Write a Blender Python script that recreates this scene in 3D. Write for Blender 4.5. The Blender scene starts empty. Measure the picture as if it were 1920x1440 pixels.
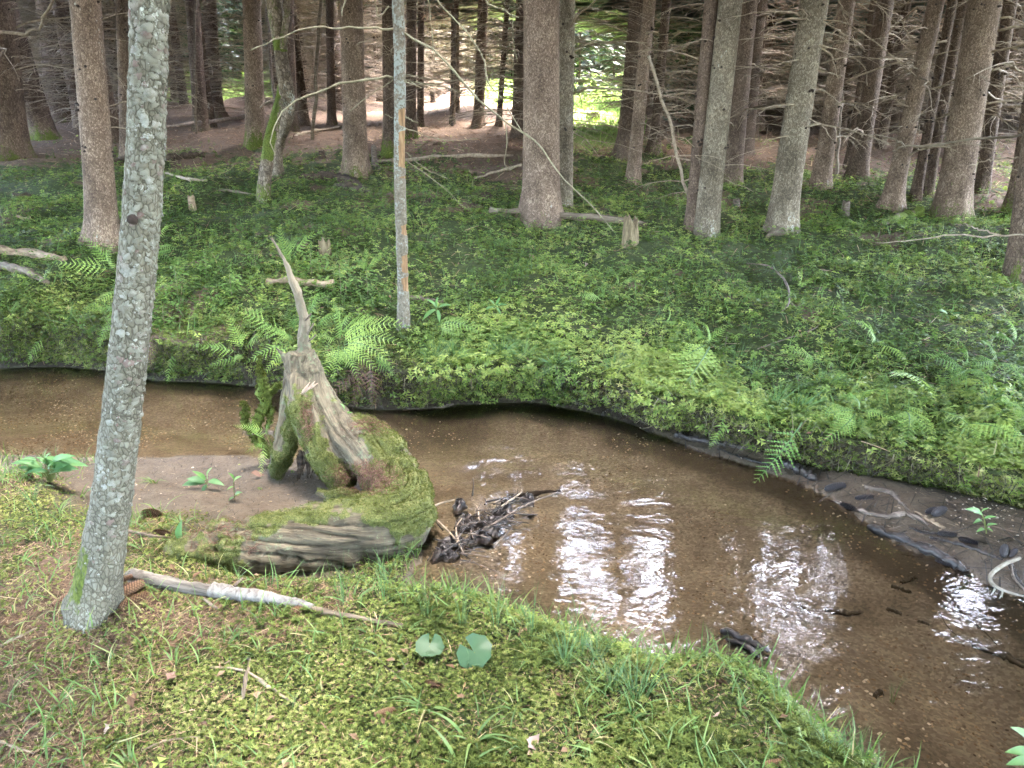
import bpy, math, random, time
import numpy as np
from mathutils import Vector, Matrix, noise as mnoise
T0 = time.time()
rng = np.random.default_rng(11)
random.seed(11)
S = bpy.context.scene
COL = S.collection

# ------------------------------------------------------------------ camera, sky, sun, exposure
CAMZ, PITCH, FPX = 1.6, math.radians(18.0), 1397.0
cd = bpy.data.cameras.new("camera")
cam = bpy.data.objects.new("camera", cd)
COL.objects.link(cam)
cam.location = (0, 0, CAMZ)
cam.rotation_euler = (math.pi / 2 - PITCH, 0, 0)
cd.sensor_width = 36.0
cd.lens = FPX / 1920 * 36.0
cd.clip_start = 0.05
cd.clip_end = 600
S.camera = cam

SUN_EL, SUN_AZ = math.radians(68), math.radians(40)      # azimuth clockwise from +Y
w = bpy.data.worlds.new("World")
S.world = w
w.use_nodes = True
wn = w.node_tree
sky = wn.nodes.new("ShaderNodeTexSky")
sky.sky_type = 'NISHITA'
sky.sun_disc = False
sky.sun_elevation = SUN_EL
sky.sun_rotation = SUN_AZ
sky.air_density = 1.0
sky.dust_density = 4.5
sky.ozone_density = 0.2
wn.links.new(sky.outputs[0], wn.nodes["Background"].inputs[0])
wn.nodes["Background"].inputs[1].default_value = 0.15
ld = bpy.data.lights.new("sun", 'SUN')
ld.energy = 0.5
ld.angle = math.radians(30)
ld.color = (1.0, 0.955, 0.89)
sun = bpy.data.objects.new("sun", ld)
COL.objects.link(sun)
sd = Vector((math.sin(SUN_AZ) * math.cos(SUN_EL), math.cos(SUN_AZ) * math.cos(SUN_EL), math.sin(SUN_EL)))
sun.rotation_euler = (-sd).to_track_quat('-Z', 'Y').to_euler()
sun.location = (-3, -3, 12)
S.view_settings.view_transform = 'Standard'
S.view_settings.look = 'None'
S.view_settings.gamma = 1
S.view_settings.use_curve_mapping = False
S.view_settings.exposure = 6.5
S.render.engine = 'CYCLES'
cy = S.cycles
cy.use_denoising = True
cy.max_bounces = 6
cy.diffuse_bounces = 3
cy.glossy_bounces = 3
cy.transmission_bounces = 4
cy.transparent_max_bounces = 8
cy.caustics_reflective = False
cy.caustics_refractive = False
cy.use_adaptive_sampling = True
cy.adaptive_threshold = 0.015

# ------------------------------------------------------------------ pixel rays (photograph pixels, 1920 x 1440)
CP, SP = math.cos(PITCH), math.sin(PITCH)
def ray(u, v):
    a, b = (u - 960) / FPX, (720 - v) / FPX
    return np.array([a, CP + b * SP, -SP + b * CP])
def at_y(u, v, y):
    d = ray(u, v); t = y / d[1]
    return np.array([0, 0, CAMZ]) + d * t
def at_z(u, v, z):
    d = ray(u, v); t = (z - CAMZ) / d[2]
    return np.array([0, 0, CAMZ]) + d * t
def px2m(p, px):                                            # length of px photo pixels at point p
    t = p[1] * CP - (p[2] - CAMZ) * SP
    return px * t / FPX
def project(P):
    P = np.asarray(P, float)
    d = P - np.array([0, 0, CAMZ])
    dep = d[..., 1] * CP - d[..., 2] * SP
    up = d[..., 1] * SP + d[..., 2] * CP
    dd = np.where(np.abs(dep) < 1e-4, 1e-4, dep)
    return 960 + FPX * d[..., 0] / dd, 720 - FPX * up / dd, dep

# ------------------------------------------------------------------ numpy noise
_tab = rng.random((64, 256, 256))
def vnoise(x, y, scale, seed=0):
    x = np.asarray(x, float) * scale + 37.1 * seed; y = np.asarray(y, float) * scale - 19.7 * seed
    xi = np.floor(x).astype(int); yi = np.floor(y).astype(int)
    fx = x - xi; fy = y - yi
    fx = fx * fx * (3 - 2 * fx); fy = fy * fy * (3 - 2 * fy)
    t = _tab[seed % 64]
    g = lambda i, j: t[i & 255, j & 255]
    return (g(xi, yi) * (1 - fx) + g(xi + 1, yi) * fx) * (1 - fy) + (g(xi, yi + 1) * (1 - fx) + g(xi + 1, yi + 1) * fx) * fy
def fbm(x, y, scale, seed=0, octv=3):
    s, a, tot = 0, 1, 0
    for k in range(octv):
        s = s + a * vnoise(x, y, scale * 2 ** k, seed + k); tot += a; a *= .5
    return s / tot
def sstep(a, b, x):
    t = np.clip((np.asarray(x, float) - a) / (b - a), 0, 1)
    return t * t * (3 - 2 * t)

# ------------------------------------------------------------------ terrain
WZ = -0.14
near_px = [(0, 855), (180, 860), (300, 858), (430, 855), (560, 862), (650, 885), (720, 915), (770, 975), (790, 1040),
           (760, 1108), (830, 1112), (930, 1132), (1020, 1172), (1100, 1200), (1170, 1222), (1240, 1245), (1300, 1238), (1380, 1248),
           (1440, 1272), (1500, 1332), (1560, 1390), (1640, 1445), (1720, 1510)]
far_px = [(0, 690), (120, 688), (200, 694), (300, 714), (400, 717), (480, 724), (620, 759), (720, 770), (800, 764), (870, 758),
          (1000, 754), (1130, 778), (1240, 818), (1300, 842), (1400, 872), (1500, 907), (1560, 937), (1640, 992), (1700, 1032),
          (1800, 1067), (1870, 1107), (1920, 1122), (2000, 1165)]
bank_px = [(0, 688.5), (120, 686.5), (200, 692.5), (300, 712.5), (400, 715.5), (480, 722.5), (620, 757), (720, 768), (800, 762), (870, 756),
           (1000, 752), (1130, 775), (1240, 810), (1300, 816), (1400, 848), (1500, 880), (1600, 902), (1700, 922), (1800, 942),
           (1920, 972), (2050, 1005)]
def wl(pxs): return [tuple(at_z(u, v, WZ)[:2]) for u, v in pxs]
NEAR = [(-60, 16), (-14, 6.2), (-6.5, 4.7), (-4.2, 4.15)] + wl(near_px) + [(1.6, .9), (2.6, -.4), (5, -4), (20, -20)]
FAR = [(-60, 20), (-14, 9.2), (-7, 7.0)] + wl(far_px) + [(2.9, 1.6), (4.0, .4), (7, -3), (24, -20)]
BANK = [(-60, 20.2), (-14, 9.35), (-7, 7.1)] + wl(bank_px) + [(4.2, 2.2), (6.5, .5), (9, -3), (26, -20)]
def seg_dist(x, y, poly):
    best = np.full(x.shape, 1e9); nx = np.zeros(x.shape); ny = np.zeros(x.shape)
    for (ax, ay), (bx, by) in zip(poly[:-1], poly[1:]):
        dx, dy = bx - ax, by - ay
        t = np.clip(((x - ax) * dx + (y - ay) * dy) / (dx * dx + dy * dy), 0, 1)
        qx, qy = ax + t * dx, ay + t * dy
        d = np.hypot(x - qx, y - qy); m = d < best
        best = np.where(m, d, best); nx = np.where(m, qx, nx); ny = np.where(m, qy, ny)
    return best, nx, ny
def inpoly(x, y, poly):
    r = np.zeros(x.shape, bool)
    for (ax, ay), (bx, by) in zip(poly, poly[1:] + poly[:1]):
        if ay == by: continue
        c = ((ay > y) != (by > y)) & (x < (bx - ax) * (y - ay) / (by - ay) + ax)
        r ^= c
    return r
WPOLY = NEAR + FAR[::-1]
FPOLY = FAR + [(300, -20), (300, 400), (-300, 400), (-300, 20)]
BPOLY = BANK + [(300, -20), (300, 400), (-300, 400), (-300, 20.2)]
GY = np.array([-20, 2.0, 3.5, 5.2, 8.6, 13, 30, 60, 110, 200, 400])
GZ = np.array([-.05, .06, .16, .28, .84, 1.6, 3.0, 6.6, 20, 45, 90])
def zones(x, y):
    x = np.asarray(x, float); y = np.asarray(y, float)
    dn, _, _ = seg_dist(x, y, NEAR); df, _, _ = seg_dist(x, y, FAR); db, bx, by = seg_dist(x, y, BANK)
    inW = inpoly(x, y, WPOLY); inF = inpoly(x, y, FPOLY) & ~inW; inB = inpoly(x, y, BPOLY) & inF
    return dn, df, db, bx, by, inW, inF, inB
def beachw(x, y):
    return .22 + .95 * sstep(-2.5, -1.9, x) * sstep(-.55, -.95, x) * sstep(2.2, 2.9, y) + .5 * sstep(-1.9, -2.6, x)
def surf(x, y):
    """terrain point for plan coordinates: returns x', y', z, zone dict"""
    x = np.asarray(x, float); y = np.asarray(y, float)
    dn, df, db, bx, by, inW, inF, inB = zones(x, y)
    hum = (fbm(x, y, 1.3, 3, 3) - .5) * .16 + (fbm(x, y, 6, 8, 2) - .5) * .035
    far = sstep(14, 22, y)
    hum = hum * (1 - .3 * far) + (fbm(x, y, .3, 5, 2) - .5) * .7 * sstep(13, 25, y)
    # water bed
    dm = np.minimum(dn, df)
    pool = np.exp(-((x + .9) ** 2 / .9 + (y - 4.6) ** 2 / .35))
    zw = WZ - (.012 + .10 * sstep(0, .9, dm) + .10 * pool * sstep(0, .4, dm)) + (fbm(x, y, 5, 12, 2) - .5) * .018
    # near bank
    bw = beachw(x, y)
    beach = np.clip((bw - .22) / .6, 0, 1)
    steep = sstep(0, 1, dn / bw)
    zn = WZ + .012 + (-WZ - .012) * (steep * (1 - beach) + beach * steep ** 2.2) + hum * .55 * sstep(0, .35, dn)
    zn = zn + .05 * sstep(1.7, 1.2, y) * 0
    low = sstep(2.44, 2.62, y) * sstep(-1.32, -.95, x) * sstep(4.2, 3.6, y)
    zn = zn * (1 - low) + np.minimum(zn, WZ + .025 + hum * .1) * low
    # sand bar
    zs = WZ + .006 + .05 * sstep(0, .35, df) + (fbm(x, y, 9, 14, 2) - .5) * .014
    # far bank and wood floor
    G = np.interp(y, GY, GZ) + .03 * np.clip(y - 8, 0, 6) * sstep(3, 9, x) * 0
    # far bank
    db0 = db
    db = np.clip(db + (fbm(x, y, 2.3, 17, 3) - .5) * .30 - .02, 0, None) * sstep(0, .02, db0) + 0 * db0
    rise = .72 * sstep(0, .13, db) + .28 * sstep(.08, .7, db)
    zb = WZ + .02 + rise * (G - WZ - .02) + hum * sstep(.05, .5, db) * (1.7 - .3 * far)
    z = np.where(inW, zw, np.where(inB, zb, np.where(inF, zs, zn)))
    push = np.where(inB, .36 * sstep(.01, .14, db) * sstep(1.1, .14, db) * (.35 + 1.1 * vnoise(x, y, 2.2, 9)), 0)
    dd = np.maximum(db0, 1e-4); push = np.minimum(push, db0 + .16)
    x2 = x + (bx - x) / dd * push; y2 = y + (by - y) / dd * push
    return x2, y2, z, dict(dn=dn, df=df, db=db, inW=inW, inF=inF, inB=inB, beach=beach, steep=steep)
_ts = np.concatenate([np.arange(1.2, 12, .012), np.arange(12, 40, .05), np.arange(40, 260, .4)])
def ground(u, v, tmax=None):
    d = ray(u, v)
    P = np.array([0, 0, CAMZ]) + _ts[:, None] * d
    z = surf(P[:, 0], P[:, 1])[2]
    below = np.nonzero(P[:, 2] < z)[0]
    if len(below) == 0: return P[-1]
    return P[below[0]]
def hgt(x, y):
    return float(surf(np.array([x]), np.array([y]))[2][0])

# ------------------------------------------------------------------ mesh helpers
def mesh_np(name, V, faces, mat=None, smooth=True, attrs=None, mats=None, midx=None):
    """faces: one (n,k) int array or a list of them"""
    if not isinstance(faces, list): faces = [faces]
    faces = [np.asarray(f, dtype=np.int32) for f in faces if len(f)]
    V = np.asarray(V, dtype=np.float32)
    me = bpy.data.meshes.new(name)
    me.vertices.add(len(V)); me.vertices.foreach_set("co", V.ravel())
    nl = sum(f.size for f in faces); nf = sum(len(f) for f in faces)
    me.loops.add(nl); me.polygons.add(nf)
    me.loops.foreach_set("vertex_index", np.concatenate([f.ravel() for f in faces]))
    tot = np.concatenate([np.full(len(f), f.shape[1], np.int32) for f in faces])
    me.polygons.foreach_set("loop_start", np.concatenate([[0], np.cumsum(tot)[:-1]]).astype(np.int32))
    me.polygons.foreach_set("loop_total", tot)
    me.polygons.foreach_set("use_smooth", np.full(nf, smooth))
    if midx is not None: me.polygons.foreach_set("material_index", np.asarray(midx, np.int32))
    me.update(calc_edges=True)
    for k, a in (attrs or {}).items():
        at = me.attributes.new(k, 'FLOAT', 'POINT'); at.data.foreach_set("value", np.asarray(a, np.float32))
    for m in (mats or ([mat] if mat else [])): me.materials.append(m)
    return me
def put(name, me, parent=None, loc=None, M=None, **props):
    o = bpy.data.objects.new(name, me)
    COL.objects.link(o)
    if parent is not None: o.parent = parent
    if M is not None: o.matrix_basis = M
    if loc is not None: o.location = loc
    for k, v in props.items():
        if v is not None: o[k] = v
    return o
def thing(name, label, cat, loc=(0, 0, 0), group=None, M=None):
    return put(name, None, None, loc if M is None else None, M, label=label, category=cat, group=group)
def stuff(name, me, label, cat='ground cover', parent=None):
    return put(name, me, parent, kind='stuff', label=label, category=cat) if parent is None else put(name, me, parent, kind='stuff')

def tube(pts, rad, n=8, cap=True, wob=0, seed=0, lobes=None):
    """swept tube: returns V, quads"""
    P = np.asarray(pts, float); R = np.asarray(rad, float) * np.ones(len(P))
    Tn = np.gradient(P, axis=0); Tn /= np.linalg.norm(Tn, axis=1)[:, None] + 1e-9
    a = np.array([0, 0, 1.]) if abs(Tn[0, 2]) < .9 else np.array([1., 0, 0])
    U = np.cross(Tn[0], a); U /= np.linalg.norm(U)
    Us = []
    for t in Tn:
        U = U - t * U.dot(t); U /= np.linalg.norm(U) + 1e-9; Us.append(U.copy())
    Us = np.array(Us); Ws = np.cross(Tn, Us)
    th = np.linspace(0, 2 * np.pi, n, endpoint=False)
    rr = R[:, None] * np.ones((1, n))
    if lobes is not None: rr = rr * lobes
    if wob:
        r2 = np.random.default_rng(seed); rr = rr * (1 + wob * (r2.random(rr.shape) - .5) * 2)
    V = P[:, None, :] + rr[:, :, None] * (np.cos(th)[None, :, None] * Us[:, None, :] + np.sin(th)[None, :, None] * Ws[:, None, :])
    m = len(P); V = V.reshape(-1, 3)
    i = np.arange(m - 1)[:, None] * n; j = np.arange(n)[None, :]; k = (j + 1) % n
    Q = np.stack([i + j, i + k, i + n + k, i + n + j], -1).reshape(-1, 4)
    F = [Q]
    if cap:
        V = np.vstack([V, P[0], P[-1]]); c0, c1 = m * n, m * n + 1
        jj = np.arange(n); kk = (jj + 1) % n
        F.append(np.concatenate([np.stack([np.full(n, c0), kk, jj], -1), np.stack([np.full(n, c1), (m - 1) * n + jj, (m - 1) * n + kk], -1)]))
    return V, F
def merge(parts):
    """list of (V, F list[, attr dict]) -> V, F list, attrs"""
    Vs, F3, F4, off, A = [], [], [], 0, {}
    for p in parts:
        V, F = p[0], p[1]; F = F if isinstance(F, list) else [F]
        Vs.append(V)
        for f in F:
            f = np.asarray(f)
            if len(f) == 0: continue
            (F3 if f.shape[1] == 3 else F4).append(f + off)
        if len(p) > 2:
            for k, a in p[2].items(): A.setdefault(k, []).append(np.asarray(a) * np.ones(len(V)))
        off += len(V)
    F = []
    if F3: F.append(np.concatenate(F3))
    if F4: F.append(np.concatenate(F4))
    return np.concatenate(Vs), F, {k: np.concatenate(a) for k, a in A.items()}
def smoothpts(pts, n):
    """Catmull-Rom through points (any dimension)"""
    P = np.asarray(pts, float); m = len(P)
    P = np.vstack([2 * P[0] - P[1], P, 2 * P[-1] - P[-2]])
    out = []
    for s in np.linspace(0, m - 1 - 1e-6, n):
        i = int(s); t = s - i
        a, b, c, d = P[i], P[i + 1], P[i + 2], P[i + 3]
        out.append(.5 * ((2 * b) + (-a + c) * t + (2 * a - 5 * b + 4 * c - d) * t * t + (-a + 3 * b - 3 * c + d) * t ** 3))
    return np.array(out)
def unit(v): return v / (np.linalg.norm(v, axis=-1, keepdims=True) + 1e-12)
def frames(N, yaw):
    """rotation matrices (n,3,3): columns x,y,z with z=N, x turned by yaw"""
    N = unit(np.asarray(N, float)); n = len(N)
    a = np.where(np.abs(N[:, :1]) < .9, np.array([[1., 0, 0]]), np.array([[0, 1., 0]]))
    X = unit(np.cross(np.cross(N, a), N)); Y = np.cross(N, X)
    c, s = np.cos(yaw)[:, None], np.sin(yaw)[:, None]
    X2 = X * c + Y * s; Y2 = np.cross(N, X2)
    return np.stack([X2, Y2, N], -1)
def spread(tV, tF, pos, R, scale, tint=None, tvar=None):
    """copies of a small template merged to one mesh"""
    tV = np.asarray(tV, float); n, k = len(pos), len(tV)
    sc = np.asarray(scale, float); sc = sc[:, None, None] if sc.ndim == 1 else sc[:, None, :]
    V = np.einsum('nij,nkj->nki', R, tV[None] * sc) + pos[:, None, :]
    F = [(np.asarray(f)[None] + (np.arange(n) * k)[:, None, None]).reshape(-1, np.asarray(f).shape[1]) for f in (tF if isinstance(tF, list) else [tF])]
    A = {}
    if tint is not None:
        tt = np.repeat(tint, k)
        if tvar is not None: tt = np.clip(tt + np.tile(tvar, n), 0, 1)
        A['tint'] = tt
    return V.reshape(-1, 3), F, A

# ------------------------------------------------------------------ materials
class NT:
    def __init__(s, name):
        s.m = bpy.data.materials.new(name); s.m.use_nodes = True
        s.t = s.m.node_tree; s.b = s.t.nodes["Principled BSDF"]; s.out = s.t.nodes["Material Output"]
    def n(s, typ, ins=None, **kw):
        nd = s.t.nodes.new(typ)
        for k, v in kw.items(): setattr(nd, k, v)
        for k, v in (ins or {}).items(): s.set(nd, k, v)
        return nd
    def set(s, nd, k, v):
        i = nd.inputs[k]
        if hasattr(v, 'default_value') or hasattr(v, 'is_output'): s.t.links.new(v, i)
        else: i.default_value = v
    def coord(s, kind='Object', scale=(1, 1, 1)):
        c = s.n('ShaderNodeTexCoord').outputs[kind]
        return s.n('ShaderNodeMapping', {'Vector': c, 'Scale': scale}).outputs[0]
    def noise(s, vec, scale, detail=4, rough=.6, dist=0):
        return s.n('ShaderNodeTexNoise', {'Vector': vec, 'Scale': scale, 'Detail': detail, 'Roughness': rough, 'Distortion': dist}).outputs[0]
    def voro(s, vec, scale, feature='F1', out=0, rnd=1):
        return s.n('ShaderNodeTexVoronoi', {'Vector': vec, 'Scale': scale, 'Randomness': rnd}, feature=feature).outputs[out]
    def ramp(s, fac, stops):
        r = s.n('ShaderNodeValToRGB', {'Fac': fac}); e = r.color_ramp.elements
        while len(e) > 1: e.remove(e[-1])
        e[0].position = stops[0][0]; e[0].color = col(stops[0][1])
        for p, c in stops[1:]:
            x = e.new(p); x.color = col(c)
        return r.outputs[0]
    def mix(s, f, a, b, blend='MIX'):
        nd = s.n('ShaderNodeMix', data_type='RGBA', blend_type=blend)
        for i, v in ((0, f), (6, a), (7, b)):
            if hasattr(v, 'is_output'): s.t.links.new(v, nd.inputs[i])
            else: nd.inputs[i].default_value = v if i == 0 else col(v)
        return nd.outputs[2]
    def math(s, op, a, b=0.0, c=None):
        nd = s.n('ShaderNodeMath', operation=op)
        for i, v in enumerate((a, b) if c is None else (a, b, c)):
            if hasattr(v, 'is_output'): s.t.links.new(v, nd.inputs[i])
            else: nd.inputs[i].default_value = v
        return nd.outputs[0]
    def attr(s, name): return s.n('ShaderNodeAttribute', attribute_name=name).outputs['Fac']
    def bump(s, h, strength=.5, dist=.01, prev=None):
        nd = s.n('ShaderNodeBump', {'Height': h, 'Strength': strength, 'Distance': dist})
        if prev is not None: s.t.links.new(prev, nd.inputs['Normal'])
        return nd.outputs[0]
    def fin(s, color=None, rough=None, normal=None, spec=None):
        for k, v in (('Base Color', color), ('Roughness', rough), ('Normal', normal), ('Specular IOR Level', spec)):
            if v is None: continue
            if k == 'Base Color' and not hasattr(v, 'is_output'): v = col(v)
            s.set(s.b, k, v)
        return s.m
def col(c):
    return tuple(c) if len(c) == 4 else (c[0], c[1], c[2], 1.0)

def leaf_mat(name, stops, rough=.5, trans=.35, spec=.35, bumpscale=None):
    t = NT(name)
    c = t.ramp(t.attr('tint'), stops)
    pos = t.n('ShaderNodeNewGeometry').outputs['Position']
    nz = t.noise(pos, 3.0, 2)
    c = t.mix(t.math('MULTIPLY', nz, .55), c, (stops[0][1][0] * .8, stops[0][1][1] * .8, stops[0][1][2] * .8))
    t.fin(c, rough, spec=spec)
    tr = t.n('ShaderNodeBsdfTranslucent', {'Color': t.mix(1, c, (1.25, 1.3, .7), 'MULTIPLY')})
    mx = t.n('ShaderNodeMixShader', {0: trans, 1: t.b.outputs[0], 2: tr.outputs[0]})
    t.t.links.new(mx.outputs[0], t.out.inputs[0])
    return t.m
M_SORREL = leaf_mat('sorrel_leaf', [(0, (.032, .062, .016)), (.4, (.10, .168, .038)), (.75, (.20, .29, .07)), (1, (.36, .42, .12))], trans=.45)
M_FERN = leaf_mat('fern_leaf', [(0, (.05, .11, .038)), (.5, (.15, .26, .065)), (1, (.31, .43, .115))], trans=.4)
M_GRASS = leaf_mat('grass_blade', [(0, (.05, .09, .03)), (.6, (.11, .19, .06)), (.86, (.18, .27, .085)), (1, (.36, .31, .17))], trans=.35)
M_BLUEGRASS = leaf_mat('wood_grass', [(0, (.035, .075, .03)), (1, (.10, .19, .07))], trans=.3)
M_MOSS = leaf_mat('moss_leaf', [(0, (.035, .05, .012)), (.4, (.12, .16, .04)), (.7, (.23, .265, .08)), (1, (.38, .36, .17))], rough=.8, trans=.25, spec=.1)
M_KIDNEY = leaf_mat('kidney_leaf', [(0, (.025, .06, .027)), (1, (.06, .12, .05))], trans=.15)
M_BROAD = leaf_mat('broad_leaf', [(0, (.05, .12, .06)), (.5, (.085, .19, .07)), (1, (.16, .29, .08))], trans=.3)
M_NEEDLE = leaf_mat('spruce_needle', [(0, (.012, .026, .012)), (.6, (.03, .06, .025)), (1, (.07, .11, .04))], trans=.15)
M_YOUNG = leaf_mat('young_foliage', [(0, (.05, .10, .03)), (.5, (.12, .21, .05)), (1, (.25, .36, .10))], trans=.4)
M_DEBRIS = leaf_mat('wet_debris', [(0, (.012, .010, .009)), (.6, (.05, .038, .03)), (.9, (.18, .12, .08)), (1, (.34, .27, .19))], rough=.5, trans=0)
M_SOFT = leaf_mat('soft_foliage', [(0, (.035, .058, .03)), (.5, (.065, .105, .045)), (1, (.12, .17, .075))], trans=.3)
M_STRAW = leaf_mat('dry_litter', [(0, (.06, .035, .022)), (.4, (.16, .10, .065)), (.75, (.29, .20, .13)), (1, (.48, .38, .26))], rough=.8, trans=.05, spec=.1)

def wood_mat(name, stops, scale=(30, 30, 6), nscale=1.0, bump=.5, rough=.85, lichen=None, moss=False, bd=.004):
    t = NT(name); v = t.coord('Object', scale)
    n1 = t.noise(v, nscale, 6, .65, .4); c = t.ramp(n1, stops)
    if lichen:
        l = t.noise(t.coord('Object'), lichen[0], 5, .7)
        c = t.mix(t.ramp(l, [(lichen[1], (0, 0, 0)), (lichen[1] + .06, (1, 1, 1))]), c, lichen[2])
    if moss:
        mz = t.noise(t.coord('Object'), 25, 4)
        k = t.math('ADD', t.attr('mossy'), t.math('MULTIPLY', t.math('SUBTRACT', mz, .5), 1.2))
        c = t.mix(t.ramp(k, [(.45, (0, 0, 0)), (.6, (1, 1, 1))]), c, t.ramp(t.noise(t.coord('Object'), 140, 2), [(.3, (.03, .05, .008)), (.7, (.11, .14, .025))]))
    return t.fin(c, rough, t.bump(n1, bump, bd), .2)

def bark_mat(name, dark, mid, light, vs=85, bump=.9, lich=.67, moss=True):
    t = NT(name)
    v0 = t.coord('Object', (1, 1, .62))
    warp = t.n('ShaderNodeTexNoise', {'Vector': v0, 'Scale': 9.0, 'Detail': 3.0}).outputs[1]
    v = t.n('ShaderNodeMix', {0: .06}, data_type='VECTOR')
    t.t.links.new(v0, v.inputs[4]); t.t.links.new(warp, v.inputs[5]); v = v.outputs[1]
    f1 = t.voro(v, vs); cellc = t.voro(v, vs, out=1)
    edge = t.voro(v, vs, 'DISTANCE_TO_EDGE')
    fine = t.noise(v0, 130, 3, .7); big = t.noise(v0, 6, 4, .6)
    sep = t.n('ShaderNodeSeparateColor', {0: cellc}).outputs[0]
    k = t.math('ADD', t.math('MULTIPLY', sep, .30), t.math('ADD', t.math('MULTIPLY', fine, .44), t.math('MULTIPLY', big, .40)))
    c = t.ramp(k, [(.25, dark), (.55, mid), (.85, light)])
    c = t.mix(1, c, t.ramp(t.noise(v0, 3.2, 4, .65), [(.32, (.66, .64, .62)), (.5, (1, 1, 1)), (.68, (1.28, 1.26, 1.22))]), 'MULTIPLY')
    em = t.ramp(edge, [(0, (.45, .42, .40)), (.14, (1, 1, 1))])
    c = t.mix(1, c, em, 'MULTIPLY')
    l = t.math('ADD', t.math('MULTIPLY', t.noise(v0, 2.2, 4, .6), .7), t.math('MULTIPLY', t.noise(v0, 45, 3, .8), .42))
    c = t.mix(t.ramp(l, [(lich - .02, (0, 0, 0)), (lich + .04, (.85, .85, .85))]), c, (.42, .44, .40))
    if moss:
        mz = t.noise(v0, 14, 4)
        kk = t.math('ADD', t.attr('mossy'), t.math('MULTIPLY', t.math('SUBTRACT', t.math('ADD', t.math('MULTIPLY', mz, .5), t.math('MULTIPLY', t.noise(v0, 55, 3, .7), .5)), .5), 3.2))
        c = t.mix(t.ramp(kk, [(.5, (0, 0, 0)), (.85, (1, 1, 1))]), c, t.ramp(t.noise(v0, 90, 2), [(.3, (.035, .05, .01)), (.7, (.10, .125, .025))]))
    hgt_ = t.math('ADD', t.math('MULTIPLY', t.ramp(edge, [(0, (0, 0, 0)), (.25, (1, 1, 1))]), .6), t.math('MULTIPLY', fine, .5))
    return t.fin(c, .9, t.bump(hgt_, bump, .006), .15)
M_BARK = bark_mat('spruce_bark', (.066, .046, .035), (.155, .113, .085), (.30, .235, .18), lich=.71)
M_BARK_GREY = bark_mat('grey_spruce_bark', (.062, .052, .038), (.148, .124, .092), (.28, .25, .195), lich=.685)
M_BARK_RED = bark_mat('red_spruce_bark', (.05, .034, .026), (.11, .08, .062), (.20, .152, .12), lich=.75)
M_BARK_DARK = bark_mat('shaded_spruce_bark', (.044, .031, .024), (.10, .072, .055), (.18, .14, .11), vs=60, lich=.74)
M_TWIG = wood_mat('dead_twig_bark', [(.3, (.11, .085, .063)), (.55, (.24, .195, .145)), (.75, (.35, .305, .235))], (25, 25, 25), 1, .3)
M_TWIG_DARK = wood_mat('dull_twig_bark', [(.3, (.10, .08, .062)), (.7, (.26, .215, .17))], (25, 25, 25), 1, .3)
M_PALEWOOD = wood_mat('pale_wood', [(.3, (.045, .036, .026)), (.5, (.11, .088, .063)), (.75, (.20, .17, .128))], (5, 40, 40), 1, .4)
M_ROT = wood_mat('rotten_wood', [(.3, (.012, .009, .007)), (.55, (.06, .043, .03)), (.8, (.16, .12, .085))], (12, 30, 30), 1, 1.0, moss=True)
M_LOGBARK = wood_mat('log_bark', [(.3, (.09, .065, .045)), (.55, (.22, .165, .11)), (.8, (.38, .30, .20))], (8, 34, 34), 1, .8, moss=True)
M_WETWOOD = wood_mat('wet_black_wood', [(.3, (.012, .011, .012)), (.55, (.035, .03, .028)), (.8, (.10, .08, .065))], (10, 50, 50), 1, .6, rough=.3)
M_SUNK = wood_mat('sunken_wood', [(.3, (.022, .018, .012)), (.6, (.05, .042, .028)), (.8, (.10, .085, .055))], (10, 50, 50), 1, .6, rough=.5)
M_DRIFT = wood_mat('drift_wood', [(.3, (.035, .027, .022)), (.5, (.10, .078, .062)), (.75, (.24, .195, .16))], (8, 50, 50), 1, .6, rough=.6)
# ------------------------------------------------------------------ ground sheet
def axis(lo_far, lo, hi, hi_far, step, growth):
    mid = list(np.arange(lo, hi, step)); s = step; a = []; x = mid[-1]
    while x < hi_far: s *= growth; x += s; a.append(x)
    s = step; b = []; x = mid[0]
    while x > lo_far: s *= growth; x -= s; b.append(x)
    return np.array(b[::-1] + mid + a)
gx = axis(-170, -4.4, 4.0, 170, .03, 1.08)
gy = axis(-15, 1.25, 7.4, 300, .03, 1.026)
GXX, GYY = np.meshgrid(gx, gy)
TX, TY, TZ, ZN = surf(GXX.ravel(), GYY.ravel())
TV = np.stack([TX, TY, TZ], -1)
ny_, nx_ = GXX.shape
ii = (np.arange(ny_ - 1)[:, None] * nx_ + np.arange(nx_ - 1)[None, :]).ravel()
TQ = np.stack([ii, ii + 1, ii + nx_ + 1, ii + nx_], -1)
PX, PY = GXX.ravel(), GYY.ravel()
azi = np.degrees(np.arctan2(PX, np.maximum(PY, .1)))
n_big, n_mid, n_fin = fbm(PX, PY, .7, 20, 3), fbm(PX, PY, 2.6, 24, 3), fbm(PX, PY, 9, 28, 2)
inW, inF, inB = ZN['inW'], ZN['inF'], ZN['inB']
near = ~inF & ~inW
a_sand = np.where(inW | (inF & ~inB), 1.0, 0.0)
a_sand = np.maximum(a_sand, np.where(near, ZN['beach'] * sstep(.92, .62, ZN['steep'] + (n_mid - .5) * .5), 0))
a_sand = np.maximum(a_sand, np.where(near, sstep(.06, .0, ZN['dn']), 0))
a_sand = np.where(inF & ~inB & (PX < .9), 0, a_sand)
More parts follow.
